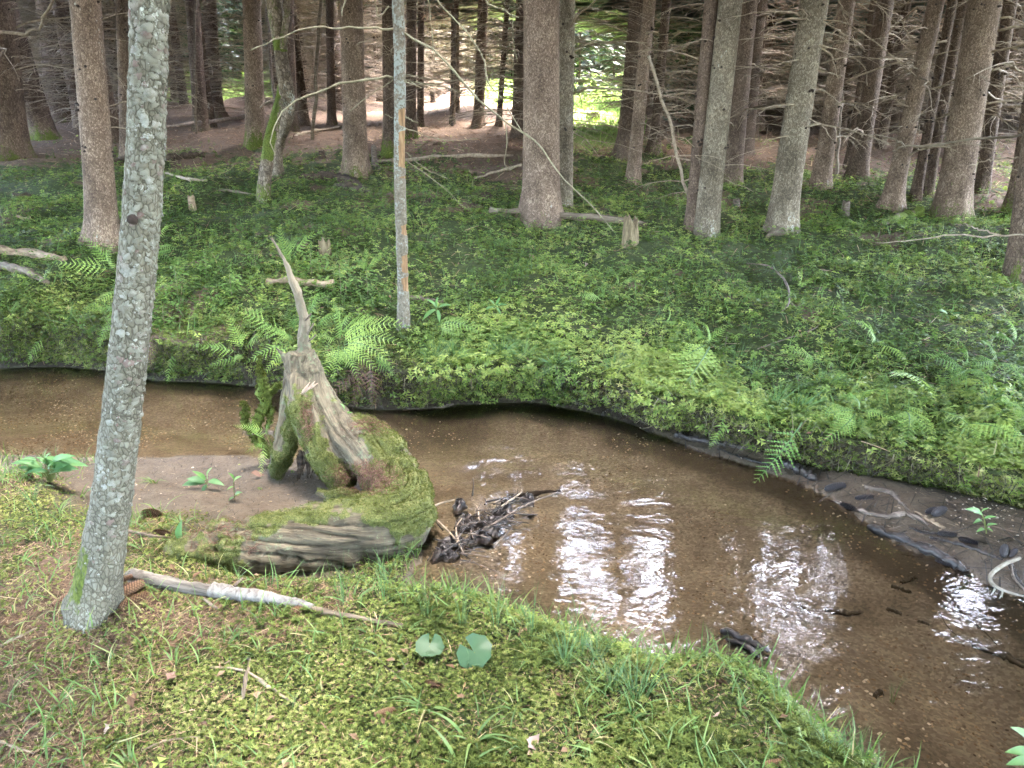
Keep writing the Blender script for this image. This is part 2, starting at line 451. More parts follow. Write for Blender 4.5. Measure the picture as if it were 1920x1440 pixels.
a_soil_shade = np.where(near & (TZ < -.05) & (ZN['beach'] < .5), .8, 0) + np.where(inF & ~inB, np.where(PX < 1.2, 1.0, .85 * sstep(.13, .05, ZN['db'])), 0) + np.where(inB, sstep(.16, .07, ZN['db'] + (n_mid - .5) * .06), np.where(near, sstep(.5, .1, ZN['steep']) * (1 - ZN['beach']), 0))  # bare soil, plus shade under bank lip and log put in as dark colour
edge_y = 10.2 + 1.2 * (n_big - .5) * 4 - 1.6 * sstep(2, 6, PX) - 1.2 * sstep(-2, -1, PX) * sstep(1.0, 0, PX)
meadow = sstep(3.4, 2.2, np.abs(azi - 6.2) - .3) * sstep(11.5, 15.5, PY) * sstep(60, 50, PY)
meadow = np.maximum(meadow, sstep(-3.2, -1.5, azi) * sstep(10, 8.5, azi) * sstep(20.5, 23, PY) * sstep(60, 50, PY))
meadow = np.maximum(meadow, sstep(5, 3.0, np.abs(azi + 19.5)) * sstep(27, 31, PY) * sstep(60, 50, PY))
a_lit = np.where(inB, sstep(-.9, 1.2, PY - edge_y + (n_mid - .5) * 4.0 + (n_fin - .5) * 3.0 - 1.2), 0)
a_lit = np.maximum(a_lit, np.where(inB, .8 * sstep(.56, .70, n_mid * .6 + n_big * .4), 0))
# near bank: brown needle litter towards the left foreground, green moss to the right
nl = sstep(.1, -1.2, PX + (n_big - .5) * 1.6 + .25 * (PY - 2)) * .50 + (n_mid - .5) * 1.1
a_lit = np.where(near, np.clip(nl, 0, 1), a_lit) * (1 - meadow) * (1 - .8 * sstep(38, 55, PY))
t = NT('forest_floor')
pos = t.coord('Object')
n1, n2, n3 = t.noise(pos, 9, 5, .65), t.noise(pos, 45, 4, .7), t.noise(pos, 260, 3, .6)
litter = t.ramp(t.math('ADD', t.math('MULTIPLY', n1, .3), t.math('ADD', t.math('MULTIPLY', n2, .45), t.math('MULTIPLY', n3, .25))),
                [(.3, (.028, .018, .012)), (.48, (.085, .056, .039)), (.60, (.155, .108, .077)), (.72, (.29, .23, .17))])
mossc = t.ramp(t.math('ADD', t.math('MULTIPLY', n1, .5), t.math('MULTIPLY', n2, .5)),
               [(.3, (.010, .015, .005)), (.5, (.03, .043, .011)), (.7, (.075, .088, .026))])
k = t.math('ADD', t.attr('litter'), t.math('MULTIPLY', t.math('SUBTRACT', t.noise(pos, 16, 5, .7), .5), .9))
c = t.mix(t.ramp(k, [(.38, (0, 0, 0)), (.58, (1, 1, 1))]), mossc, litter)
c = t.mix(t.attr('meadow'), c, t.ramp(n2, [(.3, (.10, .16, .035)), (.7, (.24, .34, .08))]))
soil_shade = t.ramp(n2, [(.3, (.012, .009, .006)), (.7, (.05, .037, .025))])
c = t.mix(t.attr('soil_shade'), c, soil_shade)
sv = t.voro(pos, 90, out=1)
grain = t.n('ShaderNodeSeparateColor', {0: sv}).outputs[0]
sand = t.ramp(t.math('ADD', t.math('MULTIPLY', grain, .45), t.math('MULTIPLY', n1, .45)),
              [(.2, (.088, .074, .054)), (.5, (.145, .124, .092)), (.74, (.215, .186, .14)), (.86, (.44, .39, .31))])
sandw = t.ramp(t.math('ADD', t.math('MULTIPLY', n2, .5), t.math('MULTIPLY', n1, .5)),
               [(.3, (.042, .031, .020)), (.55, (.092, .071, .049)), (.75, (.155, .122, .088))])
big = t.noise(pos, 2.2, 4, .6)
sand = t.mix(1, sand, t.ramp(big, [(.32, (.55, .52, .48)), (.55, (1, 1, 1)), (.7, (1.25, 1.22, 1.15))]), 'MULTIPLY')
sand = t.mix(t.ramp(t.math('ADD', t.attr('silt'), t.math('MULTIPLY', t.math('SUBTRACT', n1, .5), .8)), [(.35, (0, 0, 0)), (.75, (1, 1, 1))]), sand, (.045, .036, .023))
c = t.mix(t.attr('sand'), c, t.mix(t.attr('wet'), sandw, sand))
hh = t.math('ADD', t.math('MULTIPLY', n2, .7), t.math('MULTIPLY', n3, .5))
t.set(t.b, 'Roughness', t.math('SUBTRACT', .95, t.math('MULTIPLY', t.attr('sand'), .35)))
hh = t.math('ADD', hh, t.math('MULTIPLY', n1, t.math('MULTIPLY', t.attr('sand'), 1.6)))
M_GROUND = t.fin(c, None, t.bump(hh, .8, .014), .25)
under = np.where(inW, 1.0, 0.0)
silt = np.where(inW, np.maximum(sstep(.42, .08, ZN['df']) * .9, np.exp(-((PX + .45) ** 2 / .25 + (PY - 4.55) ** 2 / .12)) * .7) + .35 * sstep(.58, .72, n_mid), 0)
me = mesh_np('forest_floor', TV, TQ, M_GROUND, True, dict(sand=a_sand, soil_shade=a_soil_shade, litter=a_lit, meadow=meadow, wet=under, silt=silt))
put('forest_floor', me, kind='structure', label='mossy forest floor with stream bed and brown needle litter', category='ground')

from mathutils.bvhtree import BVHTree
_bvh = BVHTree.FromPolygons(TV.tolist(), TQ.tolist())
def ground(u, v):
    d = Vector(ray(u, v)).normalized()
    h = _bvh.ray_cast(Vector((0, 0, CAMZ)), d)[0]
    return np.array(h) if h is not None else np.array([0, 0, CAMZ]) + np.array(d) * 200
# triangles for scattering
TC = TV[TQ].mean(1)
TNrm = np.cross(TV[TQ[:, 2]] - TV[TQ[:, 0]], TV[TQ[:, 3]] - TV[TQ[:, 1]])
TAr = np.linalg.norm(TNrm, axis=1) * .5; TNrm = unit(TNrm)
fa = lambda a: np.asarray(a, float)[TQ].mean(1)
Q = dict(sand=fa(a_sand), soil_shade=fa(a_soil_shade), lit=fa(a_lit), meadow=fa(meadow), inB=fa(inB), near=fa(near), inW=fa(inW), inF=fa(inF), db=fa(ZN['db']),
         dn=fa(ZN['dn']), df=fa(ZN['df']), big=fa(n_big), mid=fa(n_mid), fin=fa(n_fin), beach=fa(ZN['beach']), x=TC[:, 0], y=TC[:, 1])
_u, _v, _d = project(TC)
INVIEW = ((_d > .3) & (_u > -320) & (_u < 2240) & (_v > -160) & (_v < 1720)).astype(float)
def scatter(n, weight, falloff=0.0):
    """n points on the ground in view; weight per face, thinned with distance"""
    wt = TAr * INVIEW * np.clip(weight, 0, None) / np.maximum(_d, .5) ** falloff
    cs = np.cumsum(wt); idx = np.searchsorted(cs, rng.random(n) * cs[-1]).clip(0, len(cs) - 1)
    a, b = rng.random((n, 1)), rng.random((n, 1))
    v0, v1, v2, v3 = (TV[TQ[idx, i]] for i in range(4))
    P = (v0 * (1 - a) + v1 * a) * (1 - b) + (v3 * (1 - a) + v2 * a) * b
    return P, TNrm[idx], idx

# ------------------------------------------------------------------ stream water
wx = axis(-60, -4.6, 3.2, 24, .03, 1.12); wy = axis(-20, 1.3, 6.6, 20, .03, 1.12)
WXX, WYY = np.meshgrid(wx, wy); X, Y = WXX.ravel(), WYY.ravel()
rapid = np.exp(-(((X - .05) / .75) ** 2 + ((Y - 3.75) / .55) ** 2)) + .7 * np.exp(-(((X - .9) / .5) ** 2 + ((Y - 2.35) / .3) ** 2)) + .6 * np.exp(-(((X - 1.2) / .5) ** 2 + ((Y - 1.9) / .4) ** 2)) + .25
rapid = rapid * sstep(-2.0, -.6, X) + .05
warp = fbm(X, Y, 1.6, 40, 2) * 2
s_, c_ = math.sin(-.55), math.cos(-.55)
xr, yr = X * c_ - Y * s_ + warp * .25, X * s_ + Y * c_ + warp * .25
wave = (fbm(xr * .55, yr, 7, 41, 2) - .5) * .0085 + (vnoise(xr * .6, yr, 22, 44) - .5) * .0016
Zw = WZ + wave * np.clip(rapid, 0, 1.2)
d1, _, _ = seg_dist(X, Y, NEAR); d2, _, _ = seg_dist(X, Y, FAR)
ok = inpoly(X, Y, WPOLY) | (np.minimum(d1, d2) < .12)
n0, n1_ = WXX.shape
ii = (np.arange(n0 - 1)[:, None] * n1_ + np.arange(n1_ - 1)[None, :]).ravel()
WQ = np.stack([ii, ii + 1, ii + n1_ + 1, ii + n1_], -1); WQ = WQ[ok[WQ].any(1)]
used = np.unique(WQ); remap = np.zeros(len(X), int); remap[used] = np.arange(len(used))
t = NT('stream_water')
t.t.nodes.remove(t.b)
pos = t.coord('Object', (1, 1, 1))
rap = t.attr('rapid')
mp = t.n('ShaderNodeMapping', {'Vector': t.n('ShaderNodeTexCoord').outputs['Object'], 'Rotation': (0, 0, .55), 'Scale': (.6, 1, 1)}).outputs[0]
wn1 = t.noise(mp, 11, 3, .55, .6); wn2 = t.noise(mp, 38, 2, .5, .3)
h = t.math('MULTIPLY', t.math('ADD', wn1, t.math('MULTIPLY', wn2, .22)), t.math('ADD', .22, rap))
nrm = t.bump(h, 1.0, .0044)
fr = t.n('ShaderNodeFresnel', {'IOR': 1.33, 'Normal': nrm}).outputs[0]
gl = t.n('ShaderNodeBsdfGlossy', {'Color': (1, 1, 1, 1), 'Roughness': .0, 'Normal': nrm}).outputs[0]
tr = t.n('ShaderNodeBsdfTransparent', {'Color': (.87, .82, .73, 1)}).outputs[0]
mx = t.n('ShaderNodeMixShader', {0: fr, 1: tr, 2: gl}).outputs[0]
t.t.links.new(mx, t.out.inputs[0])
M_WATER = t.m
me = mesh_np('stream_water', np.stack([X, Y, Zw], -1)[used], remap[WQ], M_WATER, True, dict(rapid=rapid[used]))
put('stream_water', me, kind='structure', label='shallow brown stream with sky glints and ripples', category='water')

# ------------------------------------------------------------------ trees: meshes
def trunk_mesh(name, H, r0, mat, n=24, flare=.5, seed=0, mossy=0.0, lean=(0, 0), r_end=.35, nst=40, curve=None, wob=.02, zmin=-.25, mossside=None):
    """trunk with a flared foot from z=zmin to H, leaning by lean (dx,dy per metre)"""
    r2 = np.random.default_rng(seed)
    z = np.concatenate([np.linspace(zmin, .6, 12), np.linspace(.75, 5, int(nst * .5)), np.linspace(5.6, H, max(4, nst // 3))]) if H > 6 else np.concatenate([np.linspace(zmin, .6, 12), np.linspace(.7, H, nst // 2)])
    z = z[z <= H + 1e-6]
    P = np.stack([lean[0] * z, lean[1] * z, z], -1)
    if curve is not None: P[:, :2] += curve(z)
    R = r0 * (1 - (1 - r_end) * np.clip(z / H, 0, 1))
    th = np.linspace(0, 2 * np.pi, n, endpoint=False)
    ph = r2.random(4) * 6.28
    rootl = 1 + .5 * np.cos(3 * th + ph[0]) + .4 * np.cos(5 * th + ph[1])
    fl = flare * np.exp(-np.clip(z + .05, 0, None) / .16)[:, None] * rootl[None, :] + .22 * flare * np.exp(-np.clip(z, 0, None) / .5)[:, None]
    lob = 1 + fl + .025 * np.cos(2 * th + ph[2])[None] + wob * (r2.random((len(z), n)) - .5) * 2
    V, F = tube(P, R, n, True, 0, seed, lob)
    # tube frames: V order ring-major
    zz = V[:, 2]
    aa_ = np.arctan2(V[:, 1], V[:, 0]); ms = mossy * np.exp(-np.clip(zz, 0, None) / .22) * (.15 + 1.5 * fbm(np.cos(aa_) * 2 + seed, np.sin(aa_) * 2 + zz * 2, 1.3, 6, 2))
    if mossside is not None:
        ms = np.maximum(ms, mossside(V))
    return mesh_np(name, V, F, mat, True, dict(mossy=ms))
def knots_mesh(name, H, rfun, seed, lean, z0=.5, z1=5.0, dz=.42, size=.012):
    """rows of dark stub scars round the trunk, one row per whorl"""
    r2 = np.random.default_rng(seed); parts = []
    z = z0
    while z < z1:
        for a in r2.random(r2.integers(3, 6)) * 6.28:
            zz = z + r2.normal() * .03; r = rfun(zz)
            d = np.array([math.cos(a), math.sin(a), .1]); p = np.array([lean[0] * zz, lean[1] * zz, zz]) + d * r * .93
            l = size * (1 + 1.6 * r2.random())
            parts.append(tube([p, p + d * l * .7, p + d * l * 1.3 + np.array([0, 0, -.004])], [size * 1.25, size * .8, size * .35], 6))
        z += dz * (.75 + .5 * r2.random())
    V, F, _ = merge(parts)
    return mesh_np(name, V, F, M_KNOT, True)
M_KNOT = wood_mat('branch_scar', [(.3, (.012, .009, .008)), (.7, (.05, .036, .03))], (40, 40, 40), 1, .5)

def branch_mesh(name, L, r, seed, droop=.35, twigs=5, n=5, mat=None, fork=True):
    """a dead conifer branch along +x that rises a little then droops, with side twigs"""
    r2 = np.random.default_rng(seed)
    s = np.linspace(0, 1, 9)
    wig = np.cumsum(r2.normal(0, .035, (9, 3)), 0)
    P = np.stack([s * L, wig[:, 1] * L * .6, (.16 * s - droop * s ** 2.1) * L + wig[:, 2] * L * .35], -1); P[0] = 0
    parts = [tube(P, r * (1 - .82 * s), n, True)]
    for k in range(twigs):
        q = .25 + .65 * r2.random(); i = q * 8; i0 = int(i); p = P[i0] + (P[min(i0 + 1, 8)] - P[i0]) * (i - i0)
        sg = r2.choice([-1, 1]); l = L * (.12 + .28 * r2.random()) * (1.1 - .5 * q)
        d = unit(np.array([.75, sg * (.35 + .5 * r2.random()), -.1 - .45 * r2.random()]))
        tp = [p, p + d * l * .5 + np.array([0, 0, .02 * l]), p + d * l + np.array([0, 0, -.22 * l])]
        parts.append(tube(tp, [r * .42, r * .3, r * .12], 4, False))
    V, F, _ = merge(parts)
    return mesh_np(name, V, F, mat or M_TWIG, True)
BRANCHES = [branch_mesh('dead_branch', 1.0, .0072 * (1 + .3 * (i % 3)), 100 + i, .15 + .07 * (i % 5), 2 + i % 5) for i in range(12)]
def branchfan(name, seed, z0, z1, n, lmin, lmax, r, mat, twigs=4):
    """many dead branches as one mesh, for the trunks far back"""
    r2 = np.random.default_rng(seed); parts = []
    for k in range(n):
        z = z0 + (z1 - z0) * r2.random(); a = r2.random() * 6.283; L = lmin + (lmax - lmin) * r2.random()
        ca, sa = math.cos(a), math.sin(a); rot = np.array([[ca, -sa, 0], [sa, ca, 0], [0, 0, 1]])
        s = np.linspace(0, 1, 5); dr = .1 + .45 * r2.random()
        P = np.stack([s * L, np.cumsum(r2.normal(0, .04, 5)) * L, (.2 * s - dr * s ** 2) * L], -1); P[0] = 0
        P = P @ rot.T + [0, 0, z]
        parts.append(tube(P, r * (1 - .8 * s), 3, False))
        for q in range(twigs):
            i = 1 + r2.integers(0, 3); d = rot @ unit(np.array([.7, r2.choice([-1, 1]) * (.3 + .5 * r2.random()), -.5 * r2.random()])); l = L * (.15 + .3 * r2.random())
            parts.append(tube([P[i], P[i] + d * l * .55, P[i] + d * l + [0, 0, -.15 * l]], [r * .45, r * .35, r * .15], 3, False))
    V, F, _ = merge(parts)
    return mesh_np(name, V, F, mat, True)
def crown_mesh(name, seed, z0, H, rmax, mat, rows=26, per=7, spr=7, size=.42, live=1.0):
    """conifer crown: whorls of drooping boughs, each carrying needle sprays"""
    r2 = np.random.default_rng(seed); pos, N, yaw, sc, tt = [], [], [], [], []
    Vb, Fb = [], []
    for z in np.linspace(z0, H - .3, rows):
        rel = (z - z0) / (H - z0); L = rmax * (1 - rel) ** .8 * (.5 + .5 * min(1, rel * 6 + .3)) + .15
        for k in range(per):
            if r2.random() > live: continue
            a = r2.random() * 6.283; l = L * (.7 + .5 * r2.random()); zz = z + r2.normal() * .2
            for q in range(spr):
                s = .18 + .82 * (q + r2.random()) / spr
                p = np.array([math.cos(a) * s * l, math.sin(a) * s * l, zz - .32 * l * s ** 1.6 + r2.normal() * .06])
                pos.append(p + r2.normal(0, .07, 3)); yaw.append(a + r2.normal() * .7)
                N.append([r2.normal() * .35, r2.normal() * .35, 1]); sc.append(size * (.6 + .8 * r2.random())); tt.append(min(1, max(0, .3 + .5 * s * r2.random())))
    tV = np.array([[-.5, 0, 0], [-.1, .22, -.05], [.75, .03, -.16], [-.1, -.22, -.05], [.3, .42, -.16], [.3, -.42, -.16]])
    tF = np.array([[0, 2, 1], [0, 3, 2], [0, 1, 4], [0, 5, 3]])
    pos = np.array(pos); yaw = np.array(yaw)
    # local x axis follows the bough
    R = frames(np.array(N), np.zeros(len(pos)))
    ca, sa = np.cos(yaw), np.sin(yaw); X = np.stack([ca, sa, -.25 * np.ones_like(ca)], -1); X = unit(X)
    Nn = unit(np.array(N)); Yv = unit(np.cross(Nn, X)); Zv = np.cross(X, Yv)
    V, F, A = spread(tV, tF, pos, np.stack([X, Yv, Zv], -1), np.array(sc), np.array(tt))
    return mesh_np(name, V, F, mat, False, A)
CROWNS = [crown_mesh('crown', 200 + i, 8.5 - i * .6, 22, 2.0 + .2 * i, M_NEEDLE, 34, 9, 10, .78) for i in range(3)]
BGFANS = [branchfan('dead_branch', 300 + i, .6, 9.0, 130, .5, 2.0, .015, M_TWIG_DARK if i % 2 else M_TWIG, 5) for i in range(4)]
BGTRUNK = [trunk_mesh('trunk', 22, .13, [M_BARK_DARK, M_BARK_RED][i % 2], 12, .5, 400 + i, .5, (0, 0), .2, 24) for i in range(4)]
# ------------------------------------------------------------------ the standing trunks one can tell apart
def tree(label, base, top, wpx, mat, group='spruce trunks standing on the far bank', mossy=.5, flare=.45, H=22, nbr=14, brlen=(.5, 1.3), zb=(.5, 4.2),
         crown=True, side=None, knots=True, bmat=None, name='spruce_tree', cat='tree', brrad=1.0, y=None, knot=.013):
    u, v = base
    p = ground(u, v) if y is None else at_y(u, v, y)
    q = at_y(top[0], top[1], p[1])
    lean = ((q[0] - p[0]) / max(.2, q[2] - p[2]), 0.0)
    r0 = px2m(p, wpx) * .5
    sd = int(u * 7 + v)
    th = thing(name, label, cat, tuple(p), group)
    lean22 = lean
    tm = trunk_mesh('trunk', H, r0, mat, 28, flare, sd, mossy, lean22)
    put('trunk', tm, th)
    rf = lambda z: r0 * (1 - .65 * z / H)
    if knots:
        put('branch_scar', knots_mesh('branch_scar', H, rf, sd + 1, lean, .45, zb[1] + .8, .40, knot), th, kind='stuff')
    r2 = np.random.default_rng(sd + 5)
    z = zb[0]; whor = []
    nbr = int(nbr * 1.5)
    for k in range(nbr):
        z = zb[0] + (zb[1] - zb[0]) * (k + r2.random() * .6) / nbr
        if side is None: a = r2.random() * 6.283
        else: a = side + r2.normal() * .9
        L = brlen[0] + (brlen[1] - brlen[0]) * r2.random() ** 1.3
        r = rf(z)
        M = Matrix.Translation((lean[0] * z + math.cos(a) * r * .9, math.sin(a) * r * .9, z)) @ Matrix.Rotation(a, 4, 'Z') @ Matrix.Rotation(r2.normal() * .12, 4, 'Y') @ Matrix.Diagonal((L, L, L, 1))
        put('dead_branch', BRANCHES[r2.integers(0, 12)], th, M=M)
    if crown:
        cm = CROWNS[sd % 3]
        M = Matrix.Translation((lean[0] * 12, 0, .6)) @ Matrix.Rotation(r2.random() * 6.28, 4, 'Z') @ Matrix.Diagonal((1.1, 1.1, 1, 1))
        put('crown', cm, th, M=M)
    return th, p, lean, rf
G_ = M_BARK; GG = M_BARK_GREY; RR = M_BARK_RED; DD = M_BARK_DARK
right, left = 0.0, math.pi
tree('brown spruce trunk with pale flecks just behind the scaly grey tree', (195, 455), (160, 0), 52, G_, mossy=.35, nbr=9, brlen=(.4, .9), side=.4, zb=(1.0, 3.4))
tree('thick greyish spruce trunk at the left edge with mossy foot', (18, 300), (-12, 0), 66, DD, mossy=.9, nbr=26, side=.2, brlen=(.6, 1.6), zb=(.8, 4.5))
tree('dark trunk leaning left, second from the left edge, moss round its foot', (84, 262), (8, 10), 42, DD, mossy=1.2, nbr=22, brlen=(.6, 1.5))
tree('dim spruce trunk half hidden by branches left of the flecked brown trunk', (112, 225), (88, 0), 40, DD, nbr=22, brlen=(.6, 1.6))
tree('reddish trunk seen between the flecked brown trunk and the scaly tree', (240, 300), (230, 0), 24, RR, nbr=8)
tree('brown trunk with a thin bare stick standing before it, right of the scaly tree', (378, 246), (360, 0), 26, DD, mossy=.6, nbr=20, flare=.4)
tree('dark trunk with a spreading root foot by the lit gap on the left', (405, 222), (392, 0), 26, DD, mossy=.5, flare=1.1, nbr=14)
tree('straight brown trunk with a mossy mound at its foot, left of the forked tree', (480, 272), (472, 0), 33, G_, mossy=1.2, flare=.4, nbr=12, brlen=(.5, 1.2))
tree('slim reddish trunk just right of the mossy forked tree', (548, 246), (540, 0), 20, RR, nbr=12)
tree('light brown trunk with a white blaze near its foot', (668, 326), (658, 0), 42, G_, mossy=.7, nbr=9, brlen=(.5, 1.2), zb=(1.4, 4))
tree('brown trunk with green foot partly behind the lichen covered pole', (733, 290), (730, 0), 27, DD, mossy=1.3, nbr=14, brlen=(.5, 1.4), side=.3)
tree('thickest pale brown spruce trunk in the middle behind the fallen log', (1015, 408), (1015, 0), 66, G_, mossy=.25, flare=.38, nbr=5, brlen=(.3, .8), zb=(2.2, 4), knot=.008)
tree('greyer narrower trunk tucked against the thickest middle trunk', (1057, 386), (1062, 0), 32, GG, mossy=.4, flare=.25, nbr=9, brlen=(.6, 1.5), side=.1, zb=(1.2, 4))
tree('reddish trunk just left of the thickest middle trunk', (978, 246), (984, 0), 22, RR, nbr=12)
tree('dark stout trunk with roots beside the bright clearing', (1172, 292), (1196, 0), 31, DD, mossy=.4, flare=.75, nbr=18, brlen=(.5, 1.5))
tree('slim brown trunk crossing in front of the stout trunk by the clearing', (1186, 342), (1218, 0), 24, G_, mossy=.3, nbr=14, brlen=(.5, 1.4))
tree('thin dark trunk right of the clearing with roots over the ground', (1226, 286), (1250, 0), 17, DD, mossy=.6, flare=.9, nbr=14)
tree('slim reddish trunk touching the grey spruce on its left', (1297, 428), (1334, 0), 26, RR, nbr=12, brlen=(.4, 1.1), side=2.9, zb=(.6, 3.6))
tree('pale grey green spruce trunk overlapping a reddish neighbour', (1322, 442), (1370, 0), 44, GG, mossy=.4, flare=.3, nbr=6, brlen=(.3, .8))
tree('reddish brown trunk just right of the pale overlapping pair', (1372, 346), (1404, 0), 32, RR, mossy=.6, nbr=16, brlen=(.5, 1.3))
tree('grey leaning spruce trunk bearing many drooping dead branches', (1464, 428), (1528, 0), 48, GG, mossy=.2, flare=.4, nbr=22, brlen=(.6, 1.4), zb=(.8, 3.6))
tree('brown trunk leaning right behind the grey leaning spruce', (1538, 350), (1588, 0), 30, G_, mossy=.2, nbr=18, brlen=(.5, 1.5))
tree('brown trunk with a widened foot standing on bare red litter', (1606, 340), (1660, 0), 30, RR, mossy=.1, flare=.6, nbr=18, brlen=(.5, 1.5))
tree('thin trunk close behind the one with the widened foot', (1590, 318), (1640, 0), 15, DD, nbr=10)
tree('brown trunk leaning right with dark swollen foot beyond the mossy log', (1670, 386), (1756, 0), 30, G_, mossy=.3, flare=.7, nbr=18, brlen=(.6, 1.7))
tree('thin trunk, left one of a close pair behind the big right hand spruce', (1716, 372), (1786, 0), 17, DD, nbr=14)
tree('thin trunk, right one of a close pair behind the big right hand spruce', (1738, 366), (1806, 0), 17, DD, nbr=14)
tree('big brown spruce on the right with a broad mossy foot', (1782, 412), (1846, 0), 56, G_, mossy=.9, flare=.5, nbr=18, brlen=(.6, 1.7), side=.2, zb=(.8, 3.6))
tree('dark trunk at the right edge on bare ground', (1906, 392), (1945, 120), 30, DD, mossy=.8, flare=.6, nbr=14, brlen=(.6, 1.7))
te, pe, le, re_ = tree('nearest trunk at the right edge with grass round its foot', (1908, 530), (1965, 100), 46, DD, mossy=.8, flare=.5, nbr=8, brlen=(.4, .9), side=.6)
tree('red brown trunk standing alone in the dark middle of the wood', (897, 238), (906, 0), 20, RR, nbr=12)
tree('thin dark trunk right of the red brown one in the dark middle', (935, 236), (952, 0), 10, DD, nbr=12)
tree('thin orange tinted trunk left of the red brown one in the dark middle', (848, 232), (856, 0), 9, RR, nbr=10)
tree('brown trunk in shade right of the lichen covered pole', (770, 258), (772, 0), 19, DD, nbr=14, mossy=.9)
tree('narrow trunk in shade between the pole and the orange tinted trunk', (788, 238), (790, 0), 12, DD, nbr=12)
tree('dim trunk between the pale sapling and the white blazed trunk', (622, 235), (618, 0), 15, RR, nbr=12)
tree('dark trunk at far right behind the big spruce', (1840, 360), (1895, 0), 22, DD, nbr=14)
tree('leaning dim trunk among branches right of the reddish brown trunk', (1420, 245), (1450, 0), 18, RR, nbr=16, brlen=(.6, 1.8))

# pale thin dead saplings
def sapling(label, pts, rpx, mat, extra=8, name='dead_sapling'):
    p = ground(*pts[0]); base = p
    W = [at_y(u, v, p[1]) for u, v in pts]; W[0] = p - [0, 0, .1]
    W = smoothpts(W, 14); W += np.random.default_rng(abs(int(pts[0][0]))).normal(0, .012, W.shape) * [1, 1, 0]
    r = px2m(p, rpx)
    th = thing(name, label, 'tree', tuple(base), 'dead saplings among the trunks')
    V, F = tube(W - base, np.linspace(r, r * .8, 14), 8)
    put('trunk', mesh_np('trunk', V, F, mat, True, dict(mossy=np.zeros(len(V)))), th)
    r2 = np.random.default_rng(abs(int(pts[0][1])))
    for k in range(extra):
        i = r2.integers(3, 14); L = .3 + .5 * r2.random()
        M = Matrix.Translation(Vector(W[i] - base)) @ Matrix.Rotation(r2.random() * 6.28, 4, 'Z') @ Matrix.Diagonal((L, L, L, 1))
        put('dead_branch', BRANCHES[r2.integers(0, 12)], th, M=M)
sapling('thin bare orange stick standing in front of a brown trunk', [(367, 252), (366, 150), (367, -80)], 2.6, M_PALEWOOD, 5)
sapling('pale thin dead sapling leaning right, left of the white blazed trunk', [(583, 262), (594, 120), (608, -80)], 3.6, M_PALEWOOD, 8)
sapling('thin pinkish dead stem touching the forked tree', [(521, 250), (506, 90), (498, -80)], 3.0, M_DRIFT, 4)
sapling('thin red brown dead stem in the dark middle of the wood', [(848, 236), (850, 150), (855, 40)], 3.2, M_DRIFT, 10)
sapling('thin broken dead stem leaning left against the pale overlapping pair', [(1300, 415), (1268, 280), (1218, 105)], 3.2, M_TWIG, 8)
sapling('dark thin stem before the trunk with the widened foot', [(1568, 335), (1573, 260), (1580, 170)], 3.0, M_TWIG_DARK, 3)

# ------------------------------------------------------------------ trunks far back, each a tree of its own
bg = []
def clear_of(x, y, d):
    return all((x - a) ** 2 + (y - b) ** 2 > d * d for a, b in bg)
r2 = np.random.default_rng(77)
main_xy = [(o.location.x, o.location.y) for o in COL.objects if o.get('category') == 'tree']
bg += main_xy
cnt = 0
GAPS = [(5.9, 2.6), (14.6, 1.2), (24.0, 3.0), (36.4, 4.2)]
for k in range(9000):
    y = 11.5 + 58 * r2.random() ** 1.6; x = (r2.random() - .5) * 2 * (.78 * y + 2)
    az = math.degrees(math.atan2(x, y))
    if abs(az - 6.2) < 2.6 and y < 58: continue
    if 20 < y < 48 and .109 * y - 6.0 < x < .16 * y + .4: continue
    if abs(az + 19.5) < 3.2 and 24 < y < 58: continue
    if y < 16 and -9 < az < 30 and r2.random() < .6: continue
    if not clear_of(x, y, 1.1 + .020 * y): continue
    z = hgt(x, y)
    u, v, d = project((x, y, z))
    if y < 16 and v > 300: continue
    bg.append((x, y)); cnt += 1
    gap = any(abs(x - y * math.tan(math.radians(a))) < (3.2 if a < 10 and y > 14 else 1.8) + y * math.tan(math.radians(g)) for a, g in GAPS)
    sect = 'left' if az < -12 else ('right' if az > 12 else 'middle')
    far = y > 30
    lab = {'left': 'dim spruce trunk far back in the wood on the left', 'right': 'dim spruce trunk far back in the dark wood on the right',
           'middle': 'dim spruce trunk far back in the shaded middle of the wood'}[sect]
    if far: lab = lab.replace('dim spruce trunk', 'thin dark spruce trunk among many').replace('far back', 'deepest back')
    th = thing('spruce_tree', lab, 'tree', (x, y, z - .05), 'dim trunks in the %s of the wood%s' % (sect, ', deepest' if far else ''))
    th.rotation_euler = (r2.normal() * .018, .05 * az / 35 + r2.normal() * .025, 0)
    sc = (.6 + .75 * r2.random()) * (1.0 if y > 18 else .9)
    tm = BGTRUNK[r2.integers(0, 4)]
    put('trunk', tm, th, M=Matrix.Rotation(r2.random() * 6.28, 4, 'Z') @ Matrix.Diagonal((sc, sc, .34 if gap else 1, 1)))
    put('dead_branch', BGFANS[r2.integers(0, 4)], th, M=Matrix.Rotation(r2.random() * 6.28, 4, 'Z') @ Matrix.Diagonal((1, 1, .8, 1)), kind='stuff')
    put('dead_branch', BGFANS[r2.integers(0, 4)], th, M=Matrix.Rotation(r2.random() * 6.28, 4, 'Z') @ Matrix.Diagonal((1.25, 1.25, .62, 1)), kind='stuff')
    if gap and y > 15:                      # low crowns: the sky stays open above them
        f_ = min(1, max(.25, (1.6 + .355 * y - z) / 22))
        put('crown', CROWNS[r2.integers(0, 3)], th, M=Matrix.Rotation(y, 4, 'Z') @ Matrix.Diagonal((1.1, 1.1, f_, 1)))
    if not gap:
        put('crown', CROWNS[r2.integers(0, 3)], th, M=Matrix.Translation((0, 0, -2.6)) @ Matrix.Rotation(r2.random() * 6.28, 4, 'Z'))
    if cnt >= 285: break
print('bg trees', cnt, time.time() - T0)

